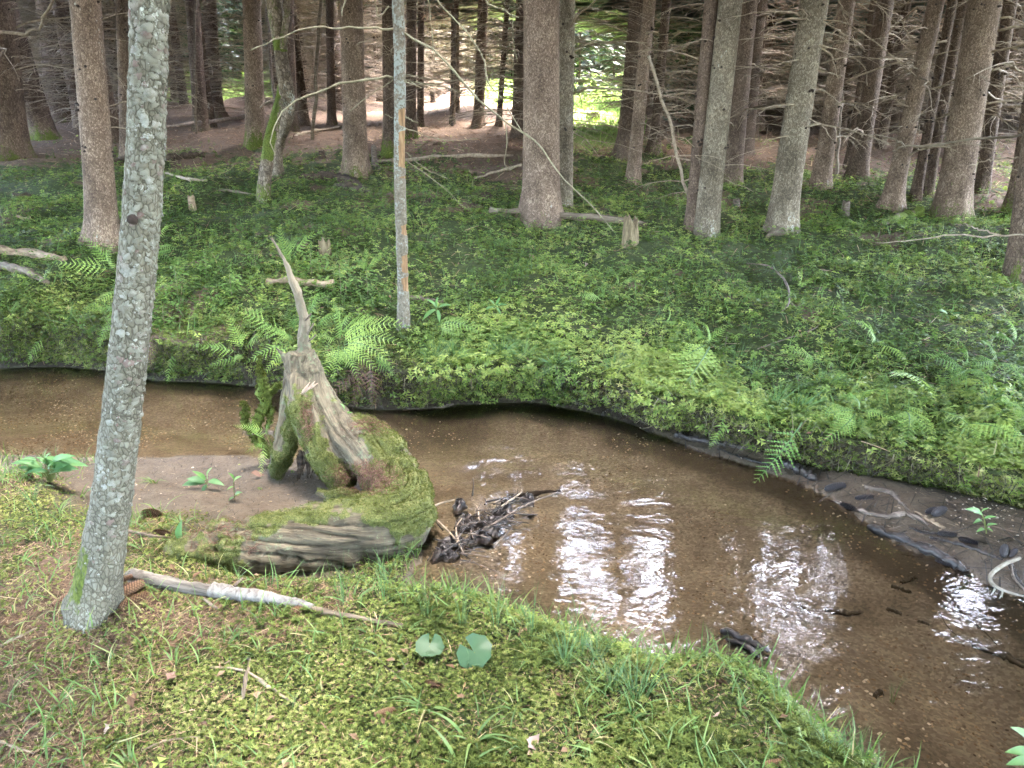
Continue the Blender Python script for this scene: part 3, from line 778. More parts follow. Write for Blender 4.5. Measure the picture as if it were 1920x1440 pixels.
# far-off wood closing the view, one mass
n = 46000
ang = np.radians(r2.uniform(-48, 48, n)); rr_ = r2.uniform(58, 92, n)
x = np.sin(ang) * rr_; y = np.cos(ang) * rr_
zg = surf(x, y)[2]; hh_ = r2.random(n) ** .8 * 12
Nn = r2.normal(0, 1, (n, 3)); Nn[:, 2] += .5
R = frames(Nn, r2.random(n) * 6.28)
tV = np.array([[-.6, 0, 0], [0, .3, 0], [.7, 0, -.1], [0, -.3, 0]]); tF = np.array([[0, 3, 2, 1]])
V, F, A = spread(tV, tF, np.stack([x, y, zg + hh_], -1), R, 1.1 + .9 * r2.random(n), r2.random(n) * .8)
stuff('far_wood', mesh_np('far_wood', V, F, M_NEEDLE, False, A), 'dark mass of far-off conifers closing the view', 'wood')

# young green trees round the clearing
YC = [crown_mesh('foliage', 600 + i, .25, 5.5, 1.5, M_SOFT, 24, 8, 8, .22, .85) for i in range(2)]
YC2 = [crown_mesh('foliage', 610 + i, .6, 8.0, 2.0, M_NEEDLE, 22, 7, 7, .36, .8) for i in range(2)]
YT = trunk_mesh('trunk', 5.2, .05, M_BARK_DARK, 8, .2, 620, 0, (0, 0), .2, 16)
def young(label, u, v, h, lightc=True, grp='young trees round the clearing', y=None):
    p = ground(u, v)
    if y is not None:
        d = ray(u, v); p = np.array([d[0] / d[1] * y, y, 0]); p[2] = hgt(p[0], p[1])
    th = thing('young_spruce', label, 'tree', tuple(p - [0, 0, .05]), grp)
    s = h / (5.5 if lightc else 8.0)
    put('trunk', YT, th, M=Matrix.Diagonal((s, s, h / 5.4, 1)))
    put('foliage', (YC if lightc else YC2)[int(u) % 2], th, M=Matrix.Rotation(u, 4, 'Z') @ Matrix.Diagonal((s, s, s, 1)))
young('dull green young tree behind the clearing, left of the slanting trunks', 1105, 168, 10, False, y=46)
young('bright green young tree in the middle behind the clearing', 1150, 168, 6.2, True, y=44)
young('dull green young tree at the back right of the clearing', 1188, 170, 11, False, y=48)
young('bushy green young tree right of the thin dark trunk by the clearing', 1268, 225, 4.4, True, y=25)
young('dark young spruce with low boughs right of the clearing', 1278, 255, 5.0, False, y=19)
young('dark green young spruce between the clearing and the pale overlapping pair', 1246, 190, 6.5, False, y=32)
young('dull young spruce overhanging the left rim of the clearing', 1085, 200, 8.0, False, y=34)
young('dull young tree beyond the lit gap on the left', 440, 165, 10, False, y=47)
young('light green young tree beyond the lit gap beside the straight brown trunk', 415, 168, 5.5, True, y=50)
young('small light green tree in the gap right of the forked tree', 566, 165, 5.0, True, y=49)
young('dim young spruce above the lit gap on the left', 420, 190, 8.5, False, y=39)
young('green young tree showing behind the red brown trunk', 960, 180, 6.5, True, y=47)
young('small young spruce in the deep shade right of the big grey leaner', 1500, 240, 4.5, False, y=30)
# unseen spruces with widened crowns, added around the viewpoint to block sky light
r2 = np.random.default_rng(5); k = 0
for a, d in ((-78, 9.5), (-56, 9), (-62, 12.5), (30, -3.6), (200, 4.2), (150, 4.4), (-95, 6), (-118, 8.5), (-140, 6.0), (-165, 9), (165, 6), (140, 8.5), (118, 6), (98, 8.5), (80, 6.5), (62, 9), (52, 6.6), (-50, 11), (-105, 12), (125, 12), (-150, 12), (150, 13), (70, 13), (-70, 13), (-130, 15), (100, 15), (180, 13), (-90, 17), (-160, 17), (160, 18), (130, 18), (85, 18), (45, 10.5)):
    x, y = d * math.sin(math.radians(a)), d * math.cos(math.radians(a))
    th = thing('spruce_tree', 'unseen spruce added outside the picture to shade the stream', 'tree', (x, y, hgt(x, y) - .05), 'unseen spruces added beside and behind the viewpoint')
    put('trunk', BGTRUNK[k % 4], th, M=Matrix.Rotation(k, 4, 'Z')); put('crown', CROWNS[k % 3], th, M=Matrix.Translation((0, 0, -2.5)) @ Matrix.Rotation(k * 2.0, 4, 'Z') @ Matrix.Diagonal((1.95, 1.95, 1.05, 1))); k += 1
# ------------------------------------------------------------------ nearest tree: slim spruce with scaly bark
M_SCALY = bark_mat('scaly_bark_ground', (.065, .06, .046), (.12, .115, .09), (.18, .178, .15), vs=80, bump=.9, lich=.69)
def scale_mat():
    t = NT('bark_scale')
    oi = t.n('ShaderNodeObjectInfo').outputs['Random']
    k = t.math('FRACT', t.math('ADD', t.attr('tint'), t.math('MULTIPLY', oi, .9)))
    c = t.ramp(k, [(0, (.105, .10, .078)), (.25, (.125, .12, .094)), (.5, (.148, .143, .115)), (.66, (.185, .185, .16)), (.76, (.14, .13, .105)), (.88, (.13, .09, .08)), (.93, (.155, .15, .125)), (1, (.115, .108, .085))])
    p = t.coord('Object'); n1 = t.noise(p, 210, 4, .7)
    l = t.math('ADD', t.math('MULTIPLY', n1, .55), t.math('MULTIPLY', t.noise(t.n('ShaderNodeNewGeometry').outputs['Position'], 18, 3, .7), .45))
    c = t.mix(t.ramp(l, [(.51, (0, 0, 0)), (.60, (1, 1, 1))]), c, (.275, .285, .265))
    return t.fin(c, .85, t.bump(n1, .4, .002), .2)
M_SCALE = scale_mat()
pb = ground(174, 1146); yt = pb[1]
cl = [(172, 1150), (192, 1040), (210, 930), (226, 800), (241, 660), (255, 520), (266, 400), (274, 250), (278, 120), (279, 0), (282, -300)]
cw = [42, 38, 34.5, 34, 33.5, 33, 33, 32.5, 32.5, 32.5, 32]
C3 = np.array([at_y(u, v, yt) for u, v in cl]); C3[0] = pb
R3 = np.array([px2m(p, r_) for p, r_ in zip(C3, cw)])
zc = C3[:, 2] - pb[2]
def fcx(z): return np.where(z <= zc[-1], np.interp(z, zc, C3[:, 0] - pb[0]), C3[-1, 0] - pb[0] + (z - zc[-1]) * .01)
def frr(z): return np.where(z <= zc[-1], np.interp(z, zc, R3), np.maximum(R3[-1] - (z - zc[-1]) * .0042, .012))
zt = np.concatenate([np.linspace(-.2, 2.6, 230), np.linspace(2.8, 13, 24)])
nS = 56; th_ = np.linspace(0, 2 * np.pi, nS, endpoint=False)
Pt = np.stack([fcx(zt), 0 * zt, zt], -1)
r2 = np.random.default_rng(5)
lob = 1 + .30 * np.exp(-np.clip(zt, 0, None) / .06)[:, None] * (1 + .7 * np.cos(3 * th_ + 2.2) + .4 * np.cos(5 * th_))[None] + .02 * np.cos(2 * th_ + 1)[None]
tt_, zz_ = np.meshgrid(th_, zt)
lob = lob + (fbm(tt_ * 1.6, zz_ * 12, 2.2, 50, 3) - .5) * .14 + (r2.random(lob.shape) - .5) * .02
V, F = tube(Pt, frr(zt), nS, True, 0, 0, lob)
mssy = np.where((V[:, 0] < fcx(V[:, 2]) - .01) & (V[:, 2] > .04), 1.15 * np.exp(-((V[:, 2] - .17) / .12) ** 2), .1)
ft = thing('spruce_tree', 'slim grey spruce with scaly lichen covered bark standing nearest on the left', 'tree', tuple(pb), None)
put('trunk', mesh_np('trunk', V, F, M_SCALY, True, dict(mossy=mssy)), ft)
put('crown', CROWNS[0], ft, M=Matrix.Translation((.15, 0, 0)) @ Matrix.Diagonal((.5, .5, .6, 1)))
def scale_tpl(seed, tint):
    r2 = np.random.default_rng(seed); k = 9
    a = np.linspace(0, 2 * np.pi, k, endpoint=False); rr = .5 * (1 + .34 * (r2.random(k) - .5) * 2)
    x, y = np.cos(a) * rr * 1.1, np.sin(a) * rr * .95
    lift = .02 + .10 * np.clip(-np.sin(a) * 1.1, 0, 1)
    outer = np.stack([x, y, lift], -1); base = np.stack([x * .93, y * .93, lift * 0 - .06], -1)
    V = np.vstack([outer, base, [[0, .04, .06]]])
    i = np.arange(k); j = (i + 1) % k
    return V, [np.stack([i, j, np.full(k, 2 * k)], -1), np.stack([i + k, j + k, j, i], -1)], np.full(2 * k + 1, tint)
TPL = [scale_tpl(s, s / 8) for s in range(8)]
SM = [mesh_np('bark_scale', v, f, M_SCALE, True, dict(tint=a)) for v, f, a in TPL]
facing = math.atan2(-pb[1], -pb[0])
ns = 1500
zs_ = np.concatenate([.16 + 2.1 * r2.random(ns) ** .92])
ang = facing + (r2.random(ns) - .5) * 3.7
siz = (.009 + .019 * r2.random(ns) ** 1.8) * np.clip(.45 + zs_ / .9, .5, 1)
order = np.argsort(-siz * np.where(np.abs(ang - facing) < 1.2, 1, .3))
def surfpt(z, a):
    i = np.clip(np.searchsorted(zt, z), 1, len(zt) - 1)
    # tube local frame: angle measured in the tube's own U,W axes; use the real vertices
    rowv = V[:len(zt) * nS].reshape(len(zt), nS, 3)[i]
    d = rowv[:, :, :2] - np.stack([fcx(z), 0 * z], -1)[:, None, :]
    aa = np.arctan2(d[..., 1], d[..., 0]); df = np.abs((aa - a[:, None] + np.pi) % (2 * np.pi) - np.pi)
    j = df.argmin(1); rr = np.linalg.norm(d[np.arange(len(z)), j], axis=1)
    return np.stack([fcx(z) + np.cos(a) * rr, np.sin(a) * rr, z], -1)
SP_ = surfpt(zs_, ang)
Nn = np.stack([np.cos(ang), np.sin(ang), 0 * ang], -1)
def sframe(Nn, tilt):
    Z = unit(Nn); Yv = np.tile([0, 0, 1.], (len(Z), 1)); X = unit(np.cross(Yv, Z)); Y2 = np.cross(Z, X)
    c, s = np.cos(tilt)[:, None], np.sin(tilt)[:, None]
    return np.stack([X * c + Y2 * s, Y2 * c - X * s, Z], -1)
RS = sframe(Nn, r2.normal(0, .5, ns))
for q in order[:300]:
    m4 = Matrix([list(RS[q][i] * siz[q]) + [SP_[q][i]] for i in range(3)] + [[0, 0, 0, 1]])
    put('bark_scale', SM[q % 8], ft, M=m4)
rest = order[300:]; parts = []
for s in range(8):
    ix = rest[rest % 8 == s]
    v, f, A = spread(TPL[s][0], TPL[s][1], SP_[ix], RS[ix], siz[ix], r2.random(len(ix)))
    parts.append((v, f, A))
v, f, A = merge(parts)
put('bark_scale', mesh_np('bark_scale', v, f, M_SCALE, True, A), ft, kind='stuff')
# a dark knot and a small twig stub
kp = surfpt(np.array([at_y(240, 408, yt)[2] - pb[2]]), np.array([facing - .55]))[0]
kv, kf = tube([kp - [.0, .0, 0], kp + np.array([-.004, -.012, .0]), kp + np.array([-.006, -.02, -.004])], [.017, .013, .006], 9)
put('branch_scar', mesh_np('branch_scar', kv, kf, M_KNOT), ft)
kp = surfpt(np.array([at_y(276, 738, yt)[2] - pb[2]]), np.array([facing + 1.2]))[0]
kv, kf = tube([kp, kp + np.array([.014, -.01, .001])], [.004, .003], 7)
put('twig_stub', mesh_np('twig_stub', kv, kf, M_PALEWOOD), ft)

# ------------------------------------------------------------------ dead pole with peeling bark
def pole_mat():
    t = NT('peeling_bark'); p = t.coord('Object')
    n1, n2 = t.noise(p, 60, 5, .7), t.noise(p, 14, 4, .6)
    bark = t.ramp(n1, [(.3, (.05, .042, .032)), (.55, (.12, .105, .08)), (.75, (.20, .18, .145))])
    li = t.math('ADD', t.math('MULTIPLY', n1, .5), t.math('MULTIPLY', n2, .5))
    bark = t.mix(t.ramp(t.math('ADD', li, t.math('MULTIPLY', t.attr('lich'), .06)), [(.535, (0, 0, 0)), (.60, (1, 1, 1))]), bark, (.165, .18, .165))
    wood = t.ramp(t.noise(t.coord('Object', (40, 40, 7)), 1, 5, .6), [(.3, (.07, .038, .02)), (.5, (.165, .10, .052)), (.75, (.27, .185, .105))])
    k = t.math('ADD', t.attr('peel'), t.math('MULTIPLY', t.math('SUBTRACT', n2, .5), .9))
    c = t.mix(t.ramp(k, [(.55, (0, 0, 0)), (.62, (1, 1, 1))]), bark, wood)
    return t.fin(c, .8, t.bump(n1, .7, .004), .2)
pp = ground(756, 612); yp = pp[1]
vs_ = np.arange(640, -420, -7.0)
P = np.array([at_y(756 - (640 - v) * .0155 + 3 * math.sin(v / 70) * .5, v, yp) for v in vs_]); P[:, 0] -= 0
r2 = np.random.default_rng(3)
rp = np.array([px2m(p, 11 + (3 if v > 560 else 0) * (v - 560) / 60) for p, v in zip(P, vs_)])
peel = np.zeros(len(vs_))
for a, b in ((200, 236), (246, 314), (419, 442), (476, 512), (516, 548), (330, 338)): peel = np.maximum(peel, ((vs_ > a) & (vs_ < b)) * 1.0)
n = 20
pk = peel[:, None] * (.75 + .5 * np.cos(np.linspace(0, 2 * np.pi, n, endpoint=False) + 1.2))[None]
lobp = 1 - .14 * np.clip(pk, 0, 1) + (r2.random((len(vs_), n)) - .5) * .10
V, F = tube(P - pp, rp, n, True, 0, 0, lobp)
pl = thing('dead_pole', 'thin dead pole of a tree with peeling orange bark and pale lichen', 'tree', tuple(pp))
put('trunk', mesh_np('trunk', V, F, pole_mat(), True, dict(peel=np.r_[pk.ravel(), 0, 0], lich=np.r_[np.repeat(np.clip((vs_ < 300) * 1.2, 0, 1), n), 0, 0])), pl)
def px_branch(parent, pts, dy=0.0, r0=4, r1=1, name='dead_branch', y=None, mat=None, origin=None, nseg=18, dyend=None):
    o = Vector(origin if origin is not None else parent.location)
    yb = (y if y is not None else parent.location.y)
    m = len(pts); W = []
    for i, (u, v) in enumerate(pts):
        yy = yb + dy + ((dyend - dy) * i / (m - 1) if dyend is not None else 0)
        W.append(at_y(u, v, yy))
    W = smoothpts(W, nseg); r = np.array([px2m(W[i], r0 + (r1 - r0) * i / (nseg - 1)) for i in range(nseg)])
    W = W + np.random.default_rng(abs(int(pts[0][0] + pts[-1][1]))).normal(0, 1, W.shape) * r[:, None] * .75
    v, f = tube(W - np.array(o), r, 7, True, .12, 3)
    return put(name, mesh_np(name, v, f, mat or M_TWIG, True), parent)
M_LIVETWIG = wood_mat('greenish_twig', [(.3, (.09, .08, .05)), (.6, (.18, .165, .11)), (.8, (.27, .25, .185))], (25, 25, 25), 1, .3)
B = lambda pts, r0, r1, dy=0, dyend=None: px_branch(pl, pts, dy, r0 * .6, r1 * .7, mat=M_LIVETWIG, dyend=dyend)
B([(752, 58), (800, 84), (850, 130), (900, 190), (950, 230), (990, 255), (1020, 285), (1055, 335), (1095, 372), (1130, 408), (1150, 432)], 4.2, 1.2, 0, -.5)
B([(738, 54), (700, 52), (640, 53), (590, 50), (520, 72), (470, 95)], 4.0, 1.4, 0, -.3)
B([(738, 146), (700, 148), (640, 158), (590, 175), (545, 196), (522, 222), (508, 262), (516, 290)], 4.0, 1.0, 0, -.3)
B([(780, -60), (820, 2), (870, 55), (905, 105), (913, 150), (945, 190), (975, 240), (1000, 262)], 3.0, 1.2, 0, -.3)
B([(880, -30), (915, 5), (950, 22), (972, 34)], 2.8, 1.5, 0, -.3)
B([(962, 28), (962, 70), (970, 115)], 1.6, .8, -.25)
B([(800, -20), (808, 40), (812, 90), (816, 115)], 2.0, 1.0, -.1)
B([(758, 150), (800, 157), (840, 165), (885, 180)], 1.8, .8)
B([(758, 140), (810, 148), (850, 152)], 1.5, .7, .1)
B([(758, 152), (780, 160), (790, 164)], 2.2, 1.2, -.1)
B([(758, 218), (778, 228), (783, 230)], 2.0, 1.4, -.05)
B([(738, 222), (722, 214)], 1.8, 1.0)
B([(758, 285), (800, 318), (840, 335)], 1.5, .7)
B([(758, 240), (830, 262), (895, 260)], 1.4, .7, .2)
B([(948, 230), (951, 270), (946, 300), (952, 320)], 1.6, .8, -.25)
B([(902, 200), (912, 215), (906, 228)], 1.5, .8, -.2)
B([(730, 12), (710, 32), (705, 5), (700, -40)], 2.4, 1.4, -.1)
B([(640, 30), (655, -30)], 2.0, 1.4, -.2)
B([(738, 150), (690, 180), (655, 210)], 1.5, .8, .1)
B([(760, 300), (830, 350), (870, 390)], 1.2, .6, -.2)
# branches reaching in from the trunks at the picture's two sides
lt = next(o for o in bpy.data.objects if o.get('label', '').startswith('thick greyish spruce'))
px_branch(lt, [(-60, 70), (0, 64), (58, 61), (80, 40), (84, 26), (100, 0), (112, -30)], -1.2, 3.2, 2.2, mat=M_TWIG)
px_branch(te, [(1952, 250), (1880, 256), (1800, 264), (1740, 274), (1697, 274), (1675, 283)], .2, 3.0, 1.2, mat=M_PALEWOOD)
px_branch(te, [(1698, 273), (1670, 260), (1650, 254), (1624, 254)], .2, 1.8, 1.0, mat=M_PALEWOOD)
px_branch(te, [(1945, 438), (1860, 443), (1780, 441), (1700, 452), (1640, 455)], -.1, 2.0, .6, mat=M_TWIG)
px_branch(te, [(1872, 440), (1830, 428), (1806, 418)], -.1, 1.4, .8, mat=M_TWIG)
px_branch(te, [(1940, 295), (1870, 298), (1818, 310)], .1, 2.0, .8, mat=M_TWIG)
fg = bpy.data.objects.get('spruce_tree')
px_branch(ft, [(313, 8), (330, -20)], .02, 2.5, 1.5)
big = next(o for o in bpy.data.objects if o.get('label', '').startswith('grey leaning spruce trunk'))
for pts in ([(1536, 36), (1590, 46), (1650, 85), (1690, 120), (1718, 143)], [(1536, 36), (1592, 70), (1622, 98)], [(1518, 80), (1580, 98), (1620, 125), (1626, 160)],
            [(1518, 80), (1556, 100), (1572, 150)], [(1510, 36), (1470, 38), (1440, 60), (1425, 88)], [(1500, 112), (1460, 120), (1430, 136)],
            [(1505, 128), (1560, 138), (1585, 145)], [(1498, 160), (1545, 170), (1580, 200)], [(1490, 195), (1445, 200), (1418, 216)], [(1490, 210), (1540, 235), (1560, 262)], [(1478, 255), (1440, 262), (1425, 275)]):
    px_branch(big, pts, -.1, 1.4, .6, mat=M_TWIG, nseg=12)

# ------------------------------------------------------------------ forked mossy tree
def side_moss(z0, z1, amt=1.1): return lambda V_: np.where((V_[:, 2] > z0) & (V_[:, 2] < z1), amt, .1)
fp = ground(494, 378); fp2 = ground(521, 333)
fk = thing('forked_tree', 'old crooked tree with two joined stems and bright moss on the left one', 'tree', tuple(fp))
ya, yb2 = fp[1], fp2[1]
def stem(pts, widths, mossf, name='trunk'):
    W = np.array([at_y(u, v, y) for u, v, y in pts]); W = smoothpts(W, 60)
    wd = np.interp(np.linspace(0, 1, 60), np.linspace(0, 1, len(widths)), widths)
    r = np.array([px2m(p, a * .5) for p, a in zip(W, wd)])
    r2 = np.random.default_rng(len(pts)); th = np.linspace(0, 6.283, 18, endpoint=False)
    lb = 1 + .12 * np.cos(3 * th + 1)[None] * np.sin(np.linspace(0, 9, 60))[:, None] + (r2.random((60, 18)) - .5) * .12
    v, f = tube(W - fp, r, 18, True, 0, 0, lb)
    uu, vv, _ = project(v + fp)
    return put(name, mesh_np(name, v, f, M_FORK, True, dict(mossy=mossf(uu, vv))), fk)
M_FORK = bark_mat('furrowed_bark', (.045, .036, .028), (.13, .105, .08), (.26, .22, .175), vs=34, bump=1.2, lich=.66)
stem([(494, 384, ya), (497, 340, ya), (502, 300, ya), (506, 262, ya + .1), (516, 222, ya + .2), (526, 185, (ya + yb2) / 2), (531, 150, (ya + yb2) / 2)],
     [28, 24, 24, 24, 20, 17, 15], lambda u, v: np.where(v < 300, np.where(u < np.interp(v, [180, 300], [524, 512]), 1.2, .55), np.where(v > 345, .75, .2)))
ym = (ya + yb2) / 2
stem([(522, 336, yb2), (520, 305, yb2), (524, 268, yb2), (536, 232, ym + .2), (541, 205, ym + .1), (536, 165, ym), (529, 125, ym), (525, 90, ym), (519, 40, ym), (514, -10, ym), (512, -120, ym), (512, -330, ym)],
     [27, 22, 21, 22, 24, 27, 25, 24, 27, 30, 26, 22], lambda u, v: np.where((v < 95) & (v > 72), 1.1, np.where((v < 70) & (u < 520), .5, .12)))
stem([(531, 92, ym - .03), (533, 60, ym - .05), (538, 20, ym - .05), (541, -60, ym)], [16, 13, 12, 8], lambda u, v: u * 0 + .5, 'snag')
px_branch(fk, [(531, 240), (519, 265), (515, 300), (520, 330)], -.15, 1.2, .8, y=ya, mat=M_PALEWOOD)

# ------------------------------------------------------------------ twisted mossy stump in the stream
def chain(pts, n=26):
    """pts: (u, v, y, r) -> world centre line and radii"""
    W = np.array([list(at_y(u, v, y)) + [r] for u, v, y, r in pts])
    W = smoothpts(W, n); return W[:, :3], np.maximum(W[:, 3], .004)
ST = {
 'log': chain([(255, 1078, 2.58, .012), (300, 1062, 2.62, .05), (345, 1050, 2.67, .085), (430, 1034, 2.74, .125), (540, 1022, 2.83, .152), (650, 1010, 2.90, .165), (735, 988, 2.99, .165),
               (752, 950, 3.12, .152), (738, 905, 3.27, .14), (716, 862, 3.45, .13), (690, 832, 3.62, .118), (655, 808, 3.74, .10)], 60),
 'back': chain([(690, 835, 3.62, .11), (672, 812, 3.75, .10), (640, 792, 3.85, .07)], 10),
 'flank': chain([(735, 885, 3.32, .13), (690, 850, 3.48, .12), (645, 815, 3.60, .105), (612, 770, 3.68, .085), (590, 725, 3.74, .075), (576, 690, 3.76, .075), (566, 662, 3.77, .070)], 30),
 'leg': chain([(650, 915, 3.40, .06), (622, 880, 3.46, .065), (598, 845, 3.52, .07), (580, 800, 3.58, .078), (568, 755, 3.66, .08), (562, 710, 3.74, .078)], 24),
 'left': chain([(518, 890, 3.70, .05), (530, 850, 3.70, .058), (540, 805, 3.72, .062), (550, 755, 3.74, .068), (556, 705, 3.76, .07), (562, 662, 3.77, .066)], 24),
 'spike': chain([(566, 690, 3.77, .06), (570, 655, 3.80, .036), (569, 630, 3.80, .030), (571, 605, 3.80, .031), (563, 572, 3.80, .024), (557, 548, 3.79, .024), (547, 522, 3.80, .019), (538, 498, 3.80, .016), (524, 470, 3.80, .010), (513, 452, 3.80, .008), (503, 440, 3.80, .003)], 34),
 'splinter': chain([(580, 690, 3.76, .03), (586, 664, 3.76, .02), (588, 652, 3.76, .004)], 8),
 'stub': chain([(560, 715, 3.76, .03), (545, 690, 3.76, .022), (532, 668, 3.76, .018), (516, 650, 3.75, .006)], 10),
 'knot': chain([(594, 922, 3.26, .017), (615, 930, 3.24, .026), (640, 930, 3.22, .040), (665, 940, 3.20, .05)], 10),
}
parts = []; CL = []; CLs = []
off = 0
for k, (W, R) in ST.items():
    parts.append(tube(W, R, 16, True, .05, len(k)))
    s = np.r_[0, np.cumsum(np.linalg.norm(np.diff(W, axis=0), axis=1))]
    CL.append(W); CLs.append(s + off); off += 7.3
V, F, _ = merge(parts)
tmp = bpy.data.objects.new('tmp_stump', mesh_np('tmp_stump', V, F)); COL.objects.link(tmp)
md = tmp.modifiers.new('r', 'REMESH'); md.mode = 'VOXEL'; md.voxel_size = .0075
ms_ = tmp.modifiers.new('s', 'SMOOTH'); ms_.iterations = 9; ms_.factor = .5
bpy.context.view_layer.update()
em = tmp.evaluated_get(bpy.context.evaluated_depsgraph_get()).to_mesh()
nv = len(em.vertices); V = np.zeros(nv * 3, np.float32); em.vertices.foreach_get('co', V); V = V.reshape(-1, 3).astype(float)
Nv = np.zeros(nv * 3, np.float32); em.vertices.foreach_get('normal', Nv); Nv = Nv.reshape(-1, 3).astype(float)
nl = len(em.loops); li = np.zeros(nl, np.int32); em.loops.foreach_get('vertex_index', li); Fq = li.reshape(-1, 4)
bpy.data.objects.remove(tmp)
CLa = np.concatenate(CL); CLd = np.concatenate(CLs)
idx = np.concatenate([((V[i:i + 3000, None, :] - CLa[None]) ** 2).sum(-1).argmin(1) for i in range(0, nv, 3000)])
T_ = np.concatenate([unit(np.gradient(c, axis=0)) for c in CL])[idx]
rel = V - CLa[idx]
sg = CLd[idx] + (rel * T_).sum(1)
perp = rel - T_ * (rel * T_).sum(1)[:, None]
# grain coordinates: two across, one (compressed) along; twist along the log
tw = .9 * sg
ref = np.cross(T_, [0, 0, 1.]); ref = unit(ref); up_ = np.cross(ref, T_)
a_, b_ = (perp * ref).sum(1), (perp * up_).sum(1)
ga, gb = a_ * np.cos(tw * 1.5) - b_ * np.sin(tw * 1.5), a_ * np.sin(tw * 1.5) + b_ * np.cos(tw * 1.5)
G1 = np.array([mnoise.noise((ga[i] * 16, gb[i] * 16, sg[i] * 1.6)) for i in range(nv)])
G2 = np.array([mnoise.noise((ga[i] * 42, gb[i] * 42, sg[i] * 3.2)) for i in range(nv)])
G3 = np.array([mnoise.noise((V[i, 0] * 5, V[i, 1] * 5, V[i, 2] * 5)) for i in range(nv)])
rid = 1 - np.abs(G1) * 2.2
thick = np.linalg.norm(perp, axis=1)
amp = np.clip(thick / .14, .08, 1)
crack = np.where(rid > .82, -(rid - .82) * .11, 0)
uS, vS, dS = project(V)
# moss masses at places seen in the photograph
mossy = np.clip(Nv[:, 2], 0, 1) * .45 + .55 * G3 - .28
def blob(u, v, ru, rv, s):
    global mossy
    mossy = mossy + s * np.exp(-(((uS - u) / ru) ** 2 + ((vS - v) / rv) ** 2))
for b in [(762, 950, 75, 75, 1.3), (705, 940, 80, 40, .9), (745, 1000, 40, 50, .5), (700, 800, 60, 35, .6), (730, 850, 45, 55, .8), (560, 800, 28, 60, .9), (525, 860, 22, 60, 1.0), (610, 870, 30, 50, .9),
          (640, 900, 40, 30, .8), (535, 975, 60, 25, .75), (440, 1010, 110, 50, .5), (400, 1055, 80, 30, .5), (470, 1080, 60, 22, .5), (585, 970, 30, 20, .6), (665, 880, 40, 25, .5), (350, 1060, 70, 30, .6),
          (570, 600, 40, 140, -.9), (590, 690, 36, 50, -.5), (655, 830, 26, 45, -.6), (630, 790, 26, 50, -.6), (548, 770, 22, 70, .9), (590, 830, 24, 55, .9), (575, 740, 16, 30, .4), (665, 800, 40, 20, .3), (590, 1020, 130, 50, -1.1), (690, 1080, 120, 30, -.9), (560, 1075, 90, 22, -.3)]:
    blob(*b)
G4 = np.array([mnoise.fractal(Vector(V[i] * 16), 1.0, 2.0, 3) for i in range(nv)])
mossy = mossy + .85 * G4 - .14
rot = sstep(560, 380, uS) * sstep(925, 960, vS)
disp = (.022 * rot + .006) * G4 + amp * (.012 * G1 + .008 * G2 + 1.1 * crack) + .012 * G3 * amp + np.clip(mossy - .25, 0, .7) * .014 * amp
V = V + Nv * disp[:, None]
so = ground(590, 900)
def stump_mat():
    t = NT('weathered_stump')
    g = t.n('ShaderNodeAttribute', attribute_name='grain').outputs['Vector']
    gm = t.n('ShaderNodeMapping', {'Vector': g, 'Scale': (1, 1, .07)}).outputs[0]
    n1 = t.noise(gm, 55, 5, .65, .2); n2 = t.noise(gm, 190, 3, .6); p = t.coord('Object'); n3 = t.noise(p, 5, 4, .6)
    k = t.math('ADD', t.math('MULTIPLY', n1, .5), t.math('ADD', t.math('MULTIPLY', n2, .25), t.math('MULTIPLY', n3, .25)))
    c = t.ramp(k, [(.3, (.016, .013, .008)), (.44, (.052, .043, .029)), (.56, (.105, .088, .06)), (.70, (.19, .165, .12))])
    c = t.mix(t.attr('pale'), c, t.ramp(k, [(.3, (.06, .05, .036)), (.6, (.19, .162, .12))]))
    l = t.math('ADD', t.math('MULTIPLY', t.noise(p, 38, 4, .75), .6), t.math('MULTIPLY', n3, .4))
    c = t.mix(t.ramp(l, [(.545, (0, 0, 0)), (.60, (1, 1, 1))]), c, (.10, .115, .07))
    kk = t.math('ADD', t.attr('mossy'), t.math('MULTIPLY', t.math('SUBTRACT', t.noise(p, 30, 4, .7), .5), .9))
    mo = t.ramp(t.math('ADD', t.math('MULTIPLY', t.noise(p, 170, 3), .6), t.math('MULTIPLY', t.noise(p, 14, 3), .4)), [(.32, (.025, .03, .009)), (.5, (.065, .075, .022)), (.6, (.11, .115, .04)), (.7, (.15, .115, .065))])
    c = t.mix(t.ramp(kk, [(.30, (0, 0, 0)), (.46, (1, 1, 1))]), c, mo)
    return t.fin(c, .88, t.bump(t.math('ADD', n1, t.math('MULTIPLY', n2, .5)), .8, .006), .2)
sme = mesh_np('wood_body', V - so, Fq, stump_mat(), True, dict(mossy=mossy, pale=np.clip(sstep(665, 620, vS) * .9, 0, 1)))
ga3 = np.stack([ga, gb, sg], -1).astype(np.float32)
at = sme.attributes.new('grain', 'FLOAT_VECTOR', 'POINT'); at.data.foreach_set('vector', ga3.ravel())
stp = thing('tree_stump', 'twisted mossy stump lying in the stream edge with a tall bleached spike', 'stump', tuple(so))
put('wood_body', sme, stp)
